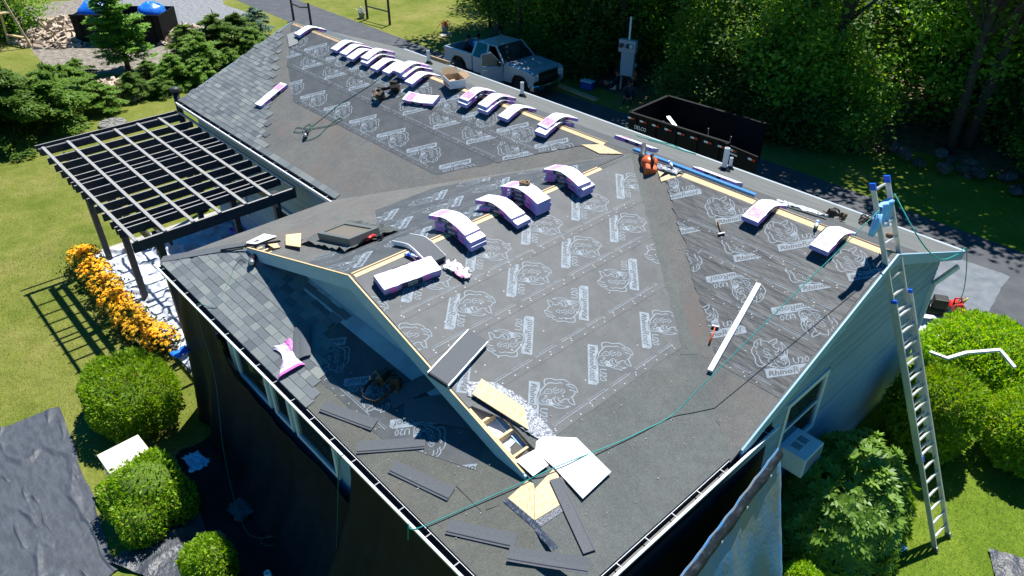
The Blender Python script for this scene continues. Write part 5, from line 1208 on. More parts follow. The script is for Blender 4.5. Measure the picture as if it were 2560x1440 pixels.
# flowers
def flowers(c, rx, ry, h, label, seed):
    rs = np.random.RandomState(seed); t = thing('flower_clump', label, 'flowers', (c[0], c[1], 0), 'yellow flower clumps beside the patio')
    n = 900; C = np.stack([rs.normal(size=n)*rx*.5, rs.normal(size=n)*ry*.5, rs.rand(n)*h*.85], 1); C[:, :2] *= (1.1-.3*(C[:, 2:3]/h)); U = unit(rs.normal(size=(n, 3))+np.array([0, 0, .6]))
    put('foliage', leaf_mesh('foliage', C, U, side_of(U, rs), .10*(.6+.8*rs.rand(n)), .4, M_['flowleaf']), t)
    k = 200; a = rs.rand(k)*6.28; rr = np.sqrt(rs.rand(k)); P0 = np.stack([rr*np.cos(a)*rx, rr*np.sin(a)*ry, h*(1.02-.45*rr**2)+rs.normal(size=k)*.05], 1)
    nr = unit(np.stack([P0[:, 0]/rx*.5, P0[:, 1]/ry*.5, np.ones(k)], 1)+rs.normal(size=(k, 3))*.25); s0 = side_of(nr, rs); b = np.cross(nr, s0); Cs, Us, Vs = [], [], []
    for j in range(8):
        an = j*math.pi/4; U = unit(s0*math.cos(an)+b*math.sin(an)-nr*.18); Cs.append(P0+U*.026); Us.append(U); Vs.append(np.cross(nr, U))
    put('blossoms', leaf_mesh('blossoms', np.concatenate(Cs), np.concatenate(Us), unit(np.concatenate(Vs)), np.full(8*k, .055)*(.7+.6*rs.rand(8*k)), .5, M_['petal'], .05), t)['kind'] = 'stuff'
    put('flower_centres', leaf_mesh('flower_centres', P0+nr*.008, s0, b, np.full(k, .022), 1, M_['center'], 0), t)['kind'] = 'stuff'
fl = [(205, 632), (232, 668), (258, 706), (285, 745), (318, 782), (352, 815), (395, 835)]
for k, (u, v) in enumerate(fl):
    p = at(u, v, .5); flowers((p.x, p.y), .50, .46, .68, 'clump of yellow daisies beside the patio, ' + ['farthest from the house corner', 'second from the far end', 'third from the far end', 'middle one of the row', 'third from the near end', 'second from the near end', 'nearest the boxy shrub'][k], 20+k)

def conifer_mesh(h, rb, n, leaf, m, seed, droop=.25):
    rs = np.random.RandomState(seed); nb = int(h*26); Cs, Us = [], []
    per = n//nb
    for k in range(nb):
        t = (k+rs.rand())/nb; z0 = .12*h+t*.86*h; L = rb*(1-t**1.7)**.62*(.65+.5*rs.rand())+.10; a = rs.rand()*6.283
        s = rs.rand(per)**.7; d = np.array([math.cos(a), math.sin(a), 0.0]); sd_ = np.array([-d[1], d[0], 0])
        w_ = (rs.rand(per)-.5)*L*.75*(1-s*.55)
        p = d*(s*L)[:, None]+sd_*w_[:, None]; p[:, 2] = z0+.18*L*s-droop*L*s**2+rs.normal(size=per)*.03-np.abs(w_)*.12
        Cs.append(p); Us.append(unit(d*.8+sd_*(np.sign(w_)*.7)[:, None]+rs.normal(size=(per, 3))*.35))
    C, U = np.concatenate(Cs), np.concatenate(Us); V = unit(np.cross(U, np.array([0, 0, 1.0]))+rs.normal(size=U.shape)*.25)
    return leaf_mesh('foliage', C, U, V, leaf*(.7+.6*rs.rand(len(C))), .32, m)
def trunk_mesh(h, r0, m=None, n=8, lean=.05, seed=0):
    rs = random.Random(seed); mb = MB(); pts = [Vector((lean*h*math.sin(k*.9+seed)*.3, lean*h*math.cos(k*1.3+seed)*.3, h*k/6)) for k in range(7)]
    mb.tube(pts, [r0*(1-.12*k) for k in range(7)], n); return mb.mesh('trunk', m or M_['bark'], True)
CON = [(conifer_mesh(2.5, 1.75, 15000, .19, M_['spruce'], 31), trunk_mesh(2.7, .09, seed=1)), (conifer_mesh(2.2, 1.6, 13000, .18, M_['spruce'], 32), trunk_mesh(2.3, .08, seed=2)), (conifer_mesh(2.0, 1.4, 9000, .17, M_['bluespruce'], 33), trunk_mesh(2.0, .07, seed=3)), (conifer_mesh(5.2, 1.45, 15000, .24, M_['pine'], 34, .05), trunk_mesh(5, .14, seed=4))]
def conifer(k, x, y, s, label, rz=0, group='spruces along the left lawn'):
    t = thing('spruce_tree', label, 'tree', T(x, y, 0) @ RZ(rz) @ Matrix.Scale(s, 4), group); put('crown', CON[k][0], t); put('trunk', CON[k][1], t); return t
for k, (x, y, s, kind, lab) in enumerate(((-34.6, -8.6, 1.12, 0, 'bushy spruce cut by the left edge'), (-33.7, -6.9, 1.18, 0, 'big bushy spruce second from the left edge'), (-34.2, -5.1, 1.15, 1, 'bushy spruce third from the left edge'), (-36.2, -7.6, 1.2, 0, 'spruce behind the bushy spruces at the left edge'), (-36.6, -4.0, .8, 1, 'spruce between the bushy group and the tall pine'),
        (-35.4, -1.7, .55, 1, 'low spruce in front of the tall pine'), (-35.8, .3, .62, 0, 'spruce in the gap above the stove pipe'), (-36.3, 2.0, .95, 1, 'spruce right of the stove pipe'), (-38.4, 2.2, .8, 0, 'spruce behind the middle of the row'), (-37.9, 3.6, .95, 0, 'spruce third from the gable end of the row'), (-38.9, 5.1, .9, 1, 'spruce second from the gable end of the row'), (-40.4, 6.8, .85, 2, 'blue grey spruce at the gable end of the row'))):
    conifer(kind, x, y, s, lab, k*1.3)
conifer(3, -39.6, -.45, .92, 'tall bright green pine in front of the dumpster', .4)
for k, (x, y, s__, lab) in enumerate(((-34.6, -3.3, .55, 'low spruce beside the bushy group near the lawn'), (-34.9, -.6, .42, 'smallest spruce at the lawn edge above the pergola'), (-35.0, 1.2, .5, 'low spruce behind the stove pipe'), (-35.6, 3.0, .6, 'low spruce hugging the far gable'), (-36.9, 4.7, .7, 'spruce tucked behind the far gable'), (-37.0, -.4, .5, 'low spruce right of the tall pine'))): conifer(k % 2, x, y, s__, lab, k*2.1)
conifer(1, -38.6, -3.0, .62, 'dark young conifer left of the tall pine', 2.2)

def crown_mesh(rx, rz, zc, nclump, per, leaf, m, seed, flat=1.0):
    rs = np.random.RandomState(seed); d = unit(rs.normal(size=(nclump, 3))); rr = rs.rand(nclump)**.45
    cc = d*rr[:, None]*np.array([rx, rx, rz]); cc[:, 2] += zc
    C = np.repeat(cc, per, 0)+rs.normal(size=(nclump*per, 3))*np.array([.34, .34, .20]); U = unit(rs.normal(size=C.shape)*np.array([1, 1, .45])+np.array([0, 0, -.15])); N = unit(rs.normal(size=C.shape)*.55+np.array([0, 0, 1])); V = unit(np.cross(N, U))
    return leaf_mesh('crown', C, U, V, leaf*(.65+.7*rs.rand(len(C))), .62, m, .12), cc
def tree_trunk(h, r0, cc, seed, nb=14):
    rs = random.Random(seed); mb = MB(); top = Vector((rs.uniform(-.4, .4), rs.uniform(-.4, .4), h)); mid = Vector((rs.uniform(-.2, .2), rs.uniform(-.2, .2), h*.5))
    mb.tube([(0, 0, -.1), mid, top], [r0, r0*.7, r0*.25], 8)
    for k in range(nb):
        c = Vector(cc[rs.randrange(len(cc))]); z0 = min(max(c.z*.6, h*.2), h*.85); base = mid*(z0/h)*2 if z0 < h*.5 else mid.lerp(top, (z0-h*.5)/(h*.5)); mb.tube([base, base.lerp(c, .5)+Vector((0, 0, .15)), c], [r0*.35, r0*.2, r0*.06], 5)
    return mb.mesh('trunk', M_['bark'], True)
TR = []
for sd_, (rx, rz, zc, nc, pr_, lf, m, h, r0) in enumerate(((2.0, 2.3, 2.9, 130, 52, .17, 'maple', 4.6, .09), (2.2, 2.0, 2.5, 130, 52, .19, 'oak', 4.2, .10), (1.7, 1.5, 1.6, 100, 52, .16, 'maple', 2.6, .06), (3.3, 3.2, 8.0, 150, 22, .26, 'oak', 9.5, .24), (3.0, 3.6, 8.6, 150, 22, .24, 'maple', 10.5, .20), (1.5, 1.0, .95, 80, 50, .13, 'oak', 1.5, .04))):
    cm, cc = crown_mesh(rx, rz, zc, nc, pr_, lf, M_[m], 50+sd_); TR.append((cm, tree_trunk(h, r0, cc, 60+sd_)))
def tree(k, x, y, s, label, rz, group='trees beyond the driveway', name='broadleaf_tree', cat='tree'):
    t = thing(name, label, cat, T(x, y, 0) @ RZ(rz) @ Matrix.Scale(s, 4), group); put('crown', TR[k][0], t); put('trunk', TR[k][1], t)
rt = random.Random(77); ORD = ['first', 'second', 'third', 'fourth', 'fifth', 'sixth', 'seventh', 'eighth', 'ninth', 'tenth', 'eleventh', 'twelfth', 'thirteenth', 'fourteenth', 'fifteenth', 'sixteenth']
k = 0
for x in np.arange(-33.5, -10.0, 2.0):            # understorey along the driveway edge
    kind = (0, 1, 0, 2)[k % 4]; y = 16.6+rt.uniform(-.5, .6) + (2.2 if -23.2 < x < -18.3 else 0) + (1.0 if x < -29 else 0)
    tree(kind, x, y, rt.uniform(.9, 1.15), f'leafy understorey tree at the driveway edge, {ORD[k]} from the left', rt.uniform(0, 6), 'understorey trees along the driveway'); k += 1
for k, (x, y, s) in enumerate(sorted(((-24.8, 15.0, .8), (-23.7, 15.3, 1.0), (-17.9, 15.9, 1.0), (-18.0, 15.2, .9), (-16.6, 15.0, 1.05), (-15.2, 15.3, 1.0), (-13.8, 15.0, .95), (-12.6, 15.6, 1.1), (-11.2, 16.2, .9), (-26.5, 15.6, 1.0), (-28.2, 16.0, .9)))):
    tree(5, x, y, s, f'low leafy bush at the foot of the woods, {ORD[k]} from the left', rt.uniform(0, 6), 'low bushes at the foot of the woods', 'woodland_bush', 'bush')
k = 0
for x in np.arange(-31, -8.0, 3.0):
    tree((1, 0)[k % 2], x+rt.uniform(-.6, .6), 20.0+rt.uniform(-.6, .6), rt.uniform(1.1, 1.35), f'understorey tree in the second rank of the woods, {ORD[k]} from the left', rt.uniform(0, 6), 'second rank of understorey trees'); k += 1
k = 0
for x in np.arange(-32, 2, 6.2):
    tree((3, 4)[k % 2], x+rt.uniform(-.8, .8), 18.2+rt.uniform(-.7, .7)+(2.2 if x > -9 else 0), rt.uniform(.95, 1.12), f'tall canopy tree over the driveway, {ORD[k]} from the left', rt.uniform(0, 6), 'tall canopy trees over the driveway'); k += 1
k = 0
for x in np.arange(-38, -2, 7.0):
    tree((4, 3)[k % 2], x+rt.uniform(-1, 1), 25.5+rt.uniform(-1, 1), rt.uniform(1, 1.2), f'tall tree deep in the woods, {ORD[k]} from the left', rt.uniform(0, 6), 'tall trees deep in the woods'); k += 1
k = 0
for x in np.arange(-36, -6, 3.6):
    tree((0, 1)[k % 2], x+rt.uniform(-1, 1), 24+rt.uniform(-1, 1), rt.uniform(1.3, 1.6), f'shaded understorey tree deep in the woods, {ORD[k]} from the left', rt.uniform(0, 6), 'deep understorey trees'); k += 1
k = 0
for x in np.arange(-40, -4, 4.5):
    tree((1, 0)[k % 2], x+rt.uniform(-1, 1), 31+rt.uniform(-1.5, 1.5), rt.uniform(1.5, 1.9), f'farthest understorey tree at the top of the picture, {ORD[k]} from the left', rt.uniform(0, 6), 'farthest understorey trees'); k += 1
for k, (x, y, kind, s) in enumerate(sorted(((-4.6, 19.2, 2, .9), (-2.6, 18.8, 2, 1.0), (-5.9, 21.8, 5, 1.4), (-3.6, 22.5, 5, 1.5), (-8.2, 22.0, 5, 1.5), (-6.8, 27, 5, 2.0)))):
    tree(kind, x, y, s, f'scrubby bush behind the stone wall, {ORD[k]} from the left', rt.uniform(0, 6), 'scrubby bushes behind the stone wall', 'woodland_bush', 'bush')
for k, (x, y, r0) in enumerate(((-9.6, 26.5, .26), (-8.9, 28.0, .30), (-12.0, 27, .16), (-6.0, 29, .2))):
    t = thing('bare_trunk_tree', ['thick dark trunk at the top right', 'second thick trunk beside the dark one at the top right', 'slim trunk left of the thick trunks', 'slim trunk at the far top right'][k], 'tree', (x, y, 0), 'bare trunks at the top right')
    put('trunk', trunk_mesh(11, r0, seed=k+20, lean=.02), t); put('crown', TR[3][0], t, M=T(0, 0, 3))
tree(3, -28.3, 15.4, .82, 'spreading tree leaning over the truck bed', 2.0); tree(4, -24.0, 15.8, .78, 'spreading tree leaning over the truck hood', 4.0)
for k, (x, y, s__) in enumerate(sorted(((-12.8, 17.6, 1.0), (-8.0, 18.8, 1.0), (-4.4, 19.6, 1.05), (-1.0, 19.2, 1.0), (2.2, 19.8, 1.05), (-6.2, 22.6, 1.1)))): tree(4 if k % 2 else 3, x, y, s__, f'tall shade tree above the stone wall, {ORD[k]} from the left', k*1.7, 'shade trees above the stone wall')
t = thing('broadleaf_tree', 'dense overhanging tree shading the truck', 'tree', (-27.0, 16.3, 0), 'trees beyond the driveway'); put('crown', TR[1][0], t, M=T(0, 0, 3.4) @ Matrix.Scale(1.6, 4)); put('trunk', trunk_mesh(8, .2, seed=41), t)
t = thing('broadleaf_tree', 'dense overhanging tree behind the truck hood', 'tree', (-22.6, 16.6, 0), 'trees beyond the driveway'); put('crown', TR[0][0], t, M=T(0, 0, 3.0) @ Matrix.Scale(1.55, 4) @ RZ(2)); put('trunk', trunk_mesh(8, .18, seed=43), t)
# stone wall
sw = thing('stone_wall', 'tumbled dry stone wall along the grass at the right', 'wall', (-4.5, 17.3, 0))
for k in range(46):
    x = -5.2+k*.215+rt.uniform(-.25, .25); lay = (k*7) % 3; rr = rt.uniform(.09, .27); mb = MB(); sd_ = rt.random()*50
    mb.grid(lambda u, v: (rr*1.3*math.sin(v*math.pi)*math.cos(u*6.283)*(1+.6*nz3((math.cos(u*6.283)*1.5, v*3, sd_))), rr*math.sin(v*math.pi)*math.sin(u*6.283)*(1+.6*nz3((math.sin(u*6.283)*1.5, v*3, sd_))), rr*.72*math.cos(v*math.pi)), 8, 5)
    o = mb.build('stone', M_['stone'], sw); o.matrix_local = T(x, rt.uniform(-.7, .7), .06+lay*.12) @ RX(rt.uniform(-.6, .6)) @ RZ(rt.uniform(0, 3))

# ================================================================== LEFT AND FAR YARD
def heap(label, cx, cy, rx, ry, h, n, seed, L=.42):
    rr = random.Random(seed); mb = MB()
    for k in range(n):
        a = rr.uniform(0, 6.283); q = math.sqrt(rr.random()); x, y = cx+rx*q*math.cos(a), cy+ry*q*math.sin(a); z = h*(1-q*q)*rr.uniform(.3, 1)+.04
        M = T(x, y, z) @ RZ(rr.uniform(0, 6.28)) @ RY(rr.uniform(-.5, .5)) @ RX(rr.uniform(0, 6)); s = rr.uniform(.6, 1.1)
        mb.prism([(-L/2*s, -.08*s, -.05*s), (-L/2*s, .08*s, -.05*s), (-L/2*s, 0, .09*s)], (L*s, 0, 0), 0, M)
    return tag(mb.build('firewood_heap', M_['firewood']), label, 'firewood', None, 'stuff')
heap('loose heap of split firewood left of the dumpster', -49.3, -.8, 3.6, 2.6, .7, 700, 1, .45)
heap('heap of pale split firewood right of the tall pine', -43.4, 4.0, 2.4, 1.5, .6, 330, 2, .5)
heap('scattered firewood among the low spruces', -36.8, -2.2, 1.8, 1.6, .5, 220, 3, .5)
heap('scattered firewood behind the stove pipe', -37.2, .9, 1.6, 1.4, .4, 160, 4, .5)
def dumpster():
    A = Vector((-46.3, -.8, 0)); B = Vector((-43.0, 2.6, 0)); X = (B-A).normalized(); Y = Vector((-X.y, X.x, 0)); L = (B-A).length
    t = thing('dumpster', 'black roll off dumpster behind the tall pine', 'dumpster', Matrix(((X.x, Y.x, 0, A.x), (X.y, Y.y, 0, A.y), (0, 0, 1, 0), (0, 0, 0, 1))))
    for n_, c_, d_ in (('side_wall', (L/2, 0, .8), (L, .06, 1.4)), ('side_wall', (L/2, 2.2, .8), (L, .06, 1.4)), ('end_wall', (0, 1.1, .8), (.06, 2.14, 1.4)), ('end_wall', (L, 1.1, .8), (.06, 2.14, 1.4)), ('floor', (L/2, 1.1, .16), (L, 2.1, .08))):
        mb = MB(); mb.box(c_, d_); mb.build(n_, M_['trailer'], t)
    for k in range(6):
        mb = MB(); mb.box((.4+k*(L-.8)/5, -.06, .8), (.1, .06, 1.36)); mb.build('rib', M_['trailer'], t)
    mb = MB(); mb.box((L/2, 0, 1.52), (L+.1, .12, .08)); mb.build('top_rail', M_['trailer'], t)
    return Matrix(((X.x, Y.x, 0, A.x), (X.y, Y.y, 0, A.y), (0, 0, 1, 0), (0, 0, 0, 1)))
FD = dumpster()
for k, (x, y, s) in enumerate(((.95, 1.1, 1.0), (3.9, 1.2, .8))):
    mb = MB(); mb.grid(lambda u, v: (1.0*s*math.sin(v*math.pi/2)*math.cos(u*6.283)*(1+.25*nz3((math.cos(u*6.283)*2, math.sin(u*6.283)*2, v*3+k))), .85*s*math.sin(v*math.pi/2)*math.sin(u*6.283)*(1+.2*nz3((math.sin(u*6.283)*2, v*2, 5))), .9*s*math.cos(v*math.pi/2)+.08*nz3((u*9, v*6, k))), 26, 10)
    o = mb.build('blue_tarp_bundle', M_['bluebag'], None, True); o.matrix_world = FD @ T(x, y, 1.25); tag(o, ['bright blue tarp heaped in the left end of the dumpster', 'blue tarp at the right end of the dumpster'][k], 'tarp', 'blue tarps in the dumpster')
t = thing('swing_frame', 'raw lumber swing frame at the top left corner', 'frame', (-47.6, -3.6, 0))
for n_, a, b in (('post', (0.3, .7, 0), (-.9, .2, 3.4)), ('post', (-1.4, .0, 0), (-.9, .2, 3.4)), ('post', (0, -.7, 0), (-1.2, -1.2, 3.4)), ('post', (-1.7, -1.4, 0), (-1.2, -1.2, 3.4)), ('crossbar', (-.85, .5, 3.4), (-1.6, -4.5, 3.4)), ('brace', (0.1, .6, .5), (-1.3, .05, .5)), ('brace', (-.35, .45, 1.8), (-.45, -.9, 1.8))):
    mb = MB(); mb.beam(a, b, .10, .10, up=(.3, 1, .2)); mb.build(n_, M_['lumber'], t)
mb = MB(); mb.beam((.4, .2, 3.2), (-1.8, -1.6, .6), .3, .03); mb.build('slide', M_['white'], t)
mb = MB(); mb.beam((-52, -4.6, 0), (-52, -4.6, 2.6), 3, 4, up=(0, 1, 0)); tag(mb.build('garden_shed', M_['silver_dk']), 'dark shed corner at the top left edge', 'shed')
tree(2, -50.6, -2.9, 1.1, 'dark round bush beside the lumber swing frame', 1, 'bush by the swing frame', 'round_bush', 'bush')
def railfence(label, pa, pb_, h, rails, sag=0):
    a, b = Vector(pa), Vector(pb_); t = thing('rail_fence', label, 'fence', a)
    for p in (a, b): mb = MB(); mb.tube([p-a, p-a+Vector((0, 0, h))], [.075, .065], 8); mb.build('post', M_['perg'], t)
    for z in rails:
        mb = MB(); mb.tube([Vector((0, 0, z)), (b-a)*.5+Vector((0, 0, z-sag)), (b-a)+Vector((0, 0, z))], .045, 6); mb.build('rail', M_['perg'], t)
railfence('dark post and sagging rail beside the far gable', (-42.7, 10.3, 0), (-41.1, 10.55, 0), 1.25, (1.0,), .12)
railfence('dark two rail fence section across the driveway', (-39.96, 13.75, 0), (-37.9, 13.95, 0), 1.7, (1.55, .75))
def pot(label, p, cm):
    t = thing('flower_pot', label, 'flower pot', p); mb = MB(); mb.lathe([(.14, 0), (.2, .3), (.21, .32)], 12); mb.build('pot', M_['concrete'], t)
    rs = np.random.RandomState(4); C = rs.normal(size=(160, 3))*np.array([.14, .14, .10])+np.array([0, 0, .45]); U = unit(rs.normal(size=C.shape)); put('blossoms', leaf_mesh('blossoms', C, U, side_of(U, rs), np.full(160, .09), .8, cm), t)
pot('pot of white flowers beside the two rail fence', at(905, 45, 0), leafmat('white_petal', [(.7, .7, .65), (.1, .16, .04)], .2)); pot('pot of red flowers on the grass beyond the truck', at(1113, 80, 0), leafmat('red_petal', [(.55, .04, .04), (.08, .12, .03)], .2))
mb = MB(); mb.prism([at(1098, 86, .02), at(1125, 80, .02), at(1130, 85, .02), at(1105, 92, .02)], (0, 0, -.02)); tag(mb.build('paving_stone', M_['concrete']), 'flat paving stone under the red flower pot', 'stone')
t = thing('utility_meter', 'grey utility meter cabinet on posts at the edge of the woods', 'meter', T(-21.0, 15.25, 0) @ RZ(.25))
for x in (-.28, .28): mb = MB(); mb.box((x, .08, .9), (.08, .08, 1.8)); mb.build('post', M_['meter'], t)
mb = MB(); mb.box((0, 0, 1.25), (.62, .12, 1.1)); mb.build('backboard', M_['meter'], t); mb = MB(); mb.box((0, -.06, 2.05), (.82, .26, .55)); mb.build('meter_box', M_['meter'], t, bevel=.015)
for x in (-.26, .06, .22): mb = MB(); mb.lathe([(.10, 0), (.10, .08), (.05, .11)], 14, T(x, -.19, 2.08) @ RX(rad(90))); mb.build('dial', M_['silver_dk'] if x < .2 else M_['lamp'], t, True)
mb = MB(); mb.tube([(0, 0, 2.3), (0, 0, 3.3)], .045, 10); mb.build('conduit', M_['pvc'], t)
t = thing('cooler', 'blue cooler with a pale lid on the grass', 'cooler', T(*at(1468, 222, 0)) @ RZ(.2))
mb = MB(); mb.box((0, 0, .17), (.58, .36, .34)); mb.build('body', mat('blue_cooler', (.02, .07, .35), .4), t, bevel=.03); mb = MB(); mb.box((0, 0, .37), (.60, .38, .06)); mb.build('lid', mat('pale_blue_lid', (.45, .6, .68), .4), t, bevel=.02); mb = MB(); mb.tube([(-.3, .0, .28), (-.36, 0, .40), (-.36, 0, .2)], .015, 6); mb.build('handle', M_['white'], t)
mb = MB(); mb.beam(at(1400, 214, .06), at(1492, 250, .06), .26, .09); tag(mb.build('timber_plank', M_['lumber_old']), 'long timber plank on the driveway in front of the truck', 'plank')
mb = MB(); mb.box((0, 0, .17), (.3, .26, .34), T(*at(1533, 222, 0)) @ RZ(.4)); tag(mb.build('paper_sack', M_['cream'], bevel=.02), 'pale paper sack between the seated people', 'bag')

# ---- pickup truck
def wheel(t, x, y, sgn, r=.40):
    mb = MB(); mb.lathe([(r*.62, -.13), (r*.9, -.14), (r, -.10), (r, .10), (r*.9, .14), (r*.62, .13)], 24, T(x, y, r) @ RX(rad(90))); wv = mb.build('wheel', M_['rubber'], t, True)
    mb = MB(); mb.lathe([(.03, .10), (r*.2, .105), (r*.58, .12), (r*.63, .10)], 18, T(x, y, r) @ RX(rad(90*sgn))); mb.build('rim', M_['alu'], wv)
def truck():
    t = thing('pickup_truck', 'silver crew cab pickup with its passenger door open', 'pickup truck', T(-25.75, 11.93, 0) @ RZ(.03))
    S = M_['silver']; K = M_['black']
    def prof(name, pts, y0, y1, m, bev=.04, par=t):
        mb = MB(); mb.prism([(x, y0, z) for x, z in pts], (0, y1-y0, 0)); return mb.build(name, m, par, bevel=bev)
    # lower body side to side with wheel arches cut by dark liners
    fen = [(1.05, .55), (1.10, 1.28), (1.35, 1.34), (2.75, 1.27), (2.92, 1.18), (2.95, .62), (2.66, .58), (2.60, .80), (2.42, .98), (2.12, 1.02), (1.82, .98), (1.62, .78), (1.56, .55)]
    prof('front_fender', fen, -1.0, -.90, S, .02); prof('front_fender', fen, .90, 1.0, S, .02)
    prof('hood', [(1.12, 1.20), (1.12, 1.34), (1.5, 1.385), (2.6, 1.32), (2.9, 1.22), (2.9, 1.05), (1.12, 1.05)], -.90, .90, S, .05)
    prof('engine_bay', [(1.1, .5), (1.1, 1.05), (2.85, 1.05), (2.85, .5)], -.72, .72, K, 0)
    cab = [(-1.02, .52), (-1.02, 1.26), (1.08, 1.26), (1.08, .52)]
    prof('rocker_panel', cab, .93, 1.0, S, .02)
    prof('rear_door', [(-1.0, .52), (-1.0, 1.26), (.02, 1.26), (.02, .52)], -1.0, -.93, S, .02)
    prof('cab_floor', [(-1.0, .45), (-1.0, .6), (1.08, .6), (1.08, .45)], -.93, .93, K, 0)
    # greenhouse
    mb = MB()
    lo = [(-1.02, -.98, 1.26), (1.14, -.98, 1.26), (1.14, .98, 1.26), (-1.02, .98, 1.26)]; hi = [(-.86, -.78, 1.90), (.42, -.78, 1.92), (.42, .78, 1.92), (-.86, .78, 1.90)]
    mb.prism([hi[0], hi[1], hi[2], hi[3]], (0, 0, -.05)); mb.build('roof', S, t, bevel=.05)
    def pillar(a, b, w_=.10): m2 = MB(); m2.beam(a, b, w_, .05, up=(0, 1, .3)); m2.build('pillar', S, t)
    for a, b in ((lo[0], hi[0]), (lo[1], hi[1]), (lo[2], hi[2]), (lo[3], hi[3])): pillar(a, b)
    pillar((0, -.98, 1.26), (-.08, -.78, 1.9)); pillar((0, .98, 1.26), (-.08, .78, 1.9))
    g = M_['glass']
    def pane(q, nm='window'): m2 = MB(); q = [Vector(p) for p in q]; n_ = (q[1]-q[0]).cross(q[2]-q[0]).normalized(); m2.prism(q, n_*.01); m2.build(nm, g, t)
    pane([(1.12, -.92, 1.28), (1.12, .92, 1.28), (.44, .74, 1.90), (.44, -.74, 1.90)], 'windshield'); pane([(-1.01, .9, 1.28), (-1.01, -.9, 1.28), (-.87, -.74, 1.87), (-.87, .74, 1.87)], 'rear_window')
    pane([(-.95, -.97, 1.28), (-.05, -.97, 1.28), (-.12, -.79, 1.86), (-.80, -.79, 1.86)]); pane([(1.0, .97, 1.28), (-.95, .97, 1.28), (-.80, .79, 1.86), (.40, .79, 1.86)])
    mb = MB(); mb.box((.35, 0, .95), (.5, 1.5, .5)); mb.build('front_seat', K, t, bevel=.05); mb = MB(); mb.box((-.6, 0, 1.0), (.4, 1.5, .7)); mb.build('rear_seat', K, t, bevel=.05)
    # bed
    bed = [(-3.05, .60), (-3.05, 1.30), (-1.06, 1.32), (-1.06, .55), (-1.45, .55), (-1.52, .80), (-1.72, .99), (-2.0, 1.03), (-2.3, .98), (-2.5, .78), (-2.56, .60)]
    prof('bed_side', bed, -1.0, -.88, S, .025); prof('bed_side', bed, .88, 1.0, S, .025)
    mb = MB(); mb.box((-3.03, 0, .98), (.06, 1.75, .62)); mb.build('tailgate', S, t, bevel=.015); mb = MB(); mb.box((-2.05, 0, .72), (1.95, 1.75, .06)); mb.build('bed_floor', K, t); mb = MB(); mb.box((-1.09, 0, 1.0), (.05, 1.75, .6)); mb.build('bed_front', S, t)
    mb = MB(); mb.box((-3.12, 0, .62), (.14, 1.95, .18)); mb.build('rear_bumper', M_['chrome'], t, bevel=.03)
    for y in (-.97, .97): mb = MB(); mb.box((-3.06, y*.985, 1.08), (.05, .10, .34)); mb.build('tail_light', M_['redlens'], t, bevel=.01)
    # front
    mb = MB(); mb.prism([(2.90, -.62, 1.20), (2.90, .62, 1.20), (2.99, .58, .80), (2.99, -.58, .80)], (.02, 0, .0)); gr = mb.build('grille', K, t, bevel=.01)
    mb = MB(); mb.box((2.965, 0, 1.01), (.03, 1.1, .03)); mb.build('grille_bar', M_['chrome'], gr)
    mb = MB(); F = Matrix(((0, 0, 1, 2.985), (1, 0, 0, -.3), (0, 1, 0, .97), (0, 0, 0, 1))); add_text(mb, text_geo('RAM', .02), 0, 0, .6, .09, 0, 0, F); mb.build('grille_lettering', M_['chrome'], gr)
    mb = MB(); mb.box((2.93, 0, 1.22), (.05, 1.3, .04)); mb.build('grille_surround', M_['chrome'], gr, bevel=.01)
    for y in (-.80, .80): mb = MB(); mb.box((2.91, y, 1.02), (.12, .32, .26)); mb.build('headlight', M_['lamp'], t, bevel=.03)
    mb = MB(); mb.prism([(2.98, -1.0, .72), (3.08, -.72, .74), (3.10, 0, .74), (3.08, .72, .74), (2.98, 1.0, .72), (2.75, 1.0, .72), (2.75, -1.0, .72)], (0, 0, -.26)); bp = mb.build('front_bumper', M_['chrome'], t, bevel=.03)
    mb = MB(); mb.box((3.09, 0, .57), (.03, .9, .12)); mb.build('bumper_intake', K, bp)
    for y in (-.82, .82): mb = MB(); mb.box((3.045, y, .58), (.05, .2, .11), RZ(0)); mb.build('fog_light', K, bp)
    for x in (2.08, -2.02):
        wheel(t, x, -.86, 1); wheel(t, x, .86, -1)
        mb = MB(); mb.box((x, 0, .72), (1.0, 1.70, .55)); mb.build('wheel_well', K, t)
    # open front door, hinged at the fender
    F = T(1.05, -1.0, 0) @ RZ(rad(62)); mb = MB(); mb.prism([(-1.03, -.05, .52), (-1.03, -.05, 1.26), (0, -.05, 1.26), (0, -.05, .52)], (0, .10, 0), 0, F); d = mb.build('front_door', S, t, bevel=.02)
    for a, b in (((-1.0, 0, 1.26), (-.98, .0, 1.80)), ((-.98, 0, 1.80), (-.55, 0, 1.86)), ((-.55, 0, 1.86), (0, 0, 1.28))): mb = MB(); mb.beam(F @ Vector(a), F @ Vector(b), .06, .05); mb.build('window_frame', S, d)
    mb = MB(); mb.box((-.85, -.07, 1.12), (.2, .03, .04), F); mb.build('handle', M_['chrome'], d); mb = MB(); mb.prism([(-.95, 0, 1.28), (-.93, 0, 1.76), (-.56, 0, 1.82), (-.06, 0, 1.28)], (0, .008, 0), 0, F); mb.build('pane', M_['skyglass'], d)
    mb = MB(); mb.box((-.22, -.20, 1.38), (.12, .24, .20), F); mb.build('mirror', K, d, bevel=.03)
    mb = MB(); mb.box((.95, 1.12, 1.38), (.12, .24, .20)); mb.build('mirror', K, t, bevel=.03)
truck()

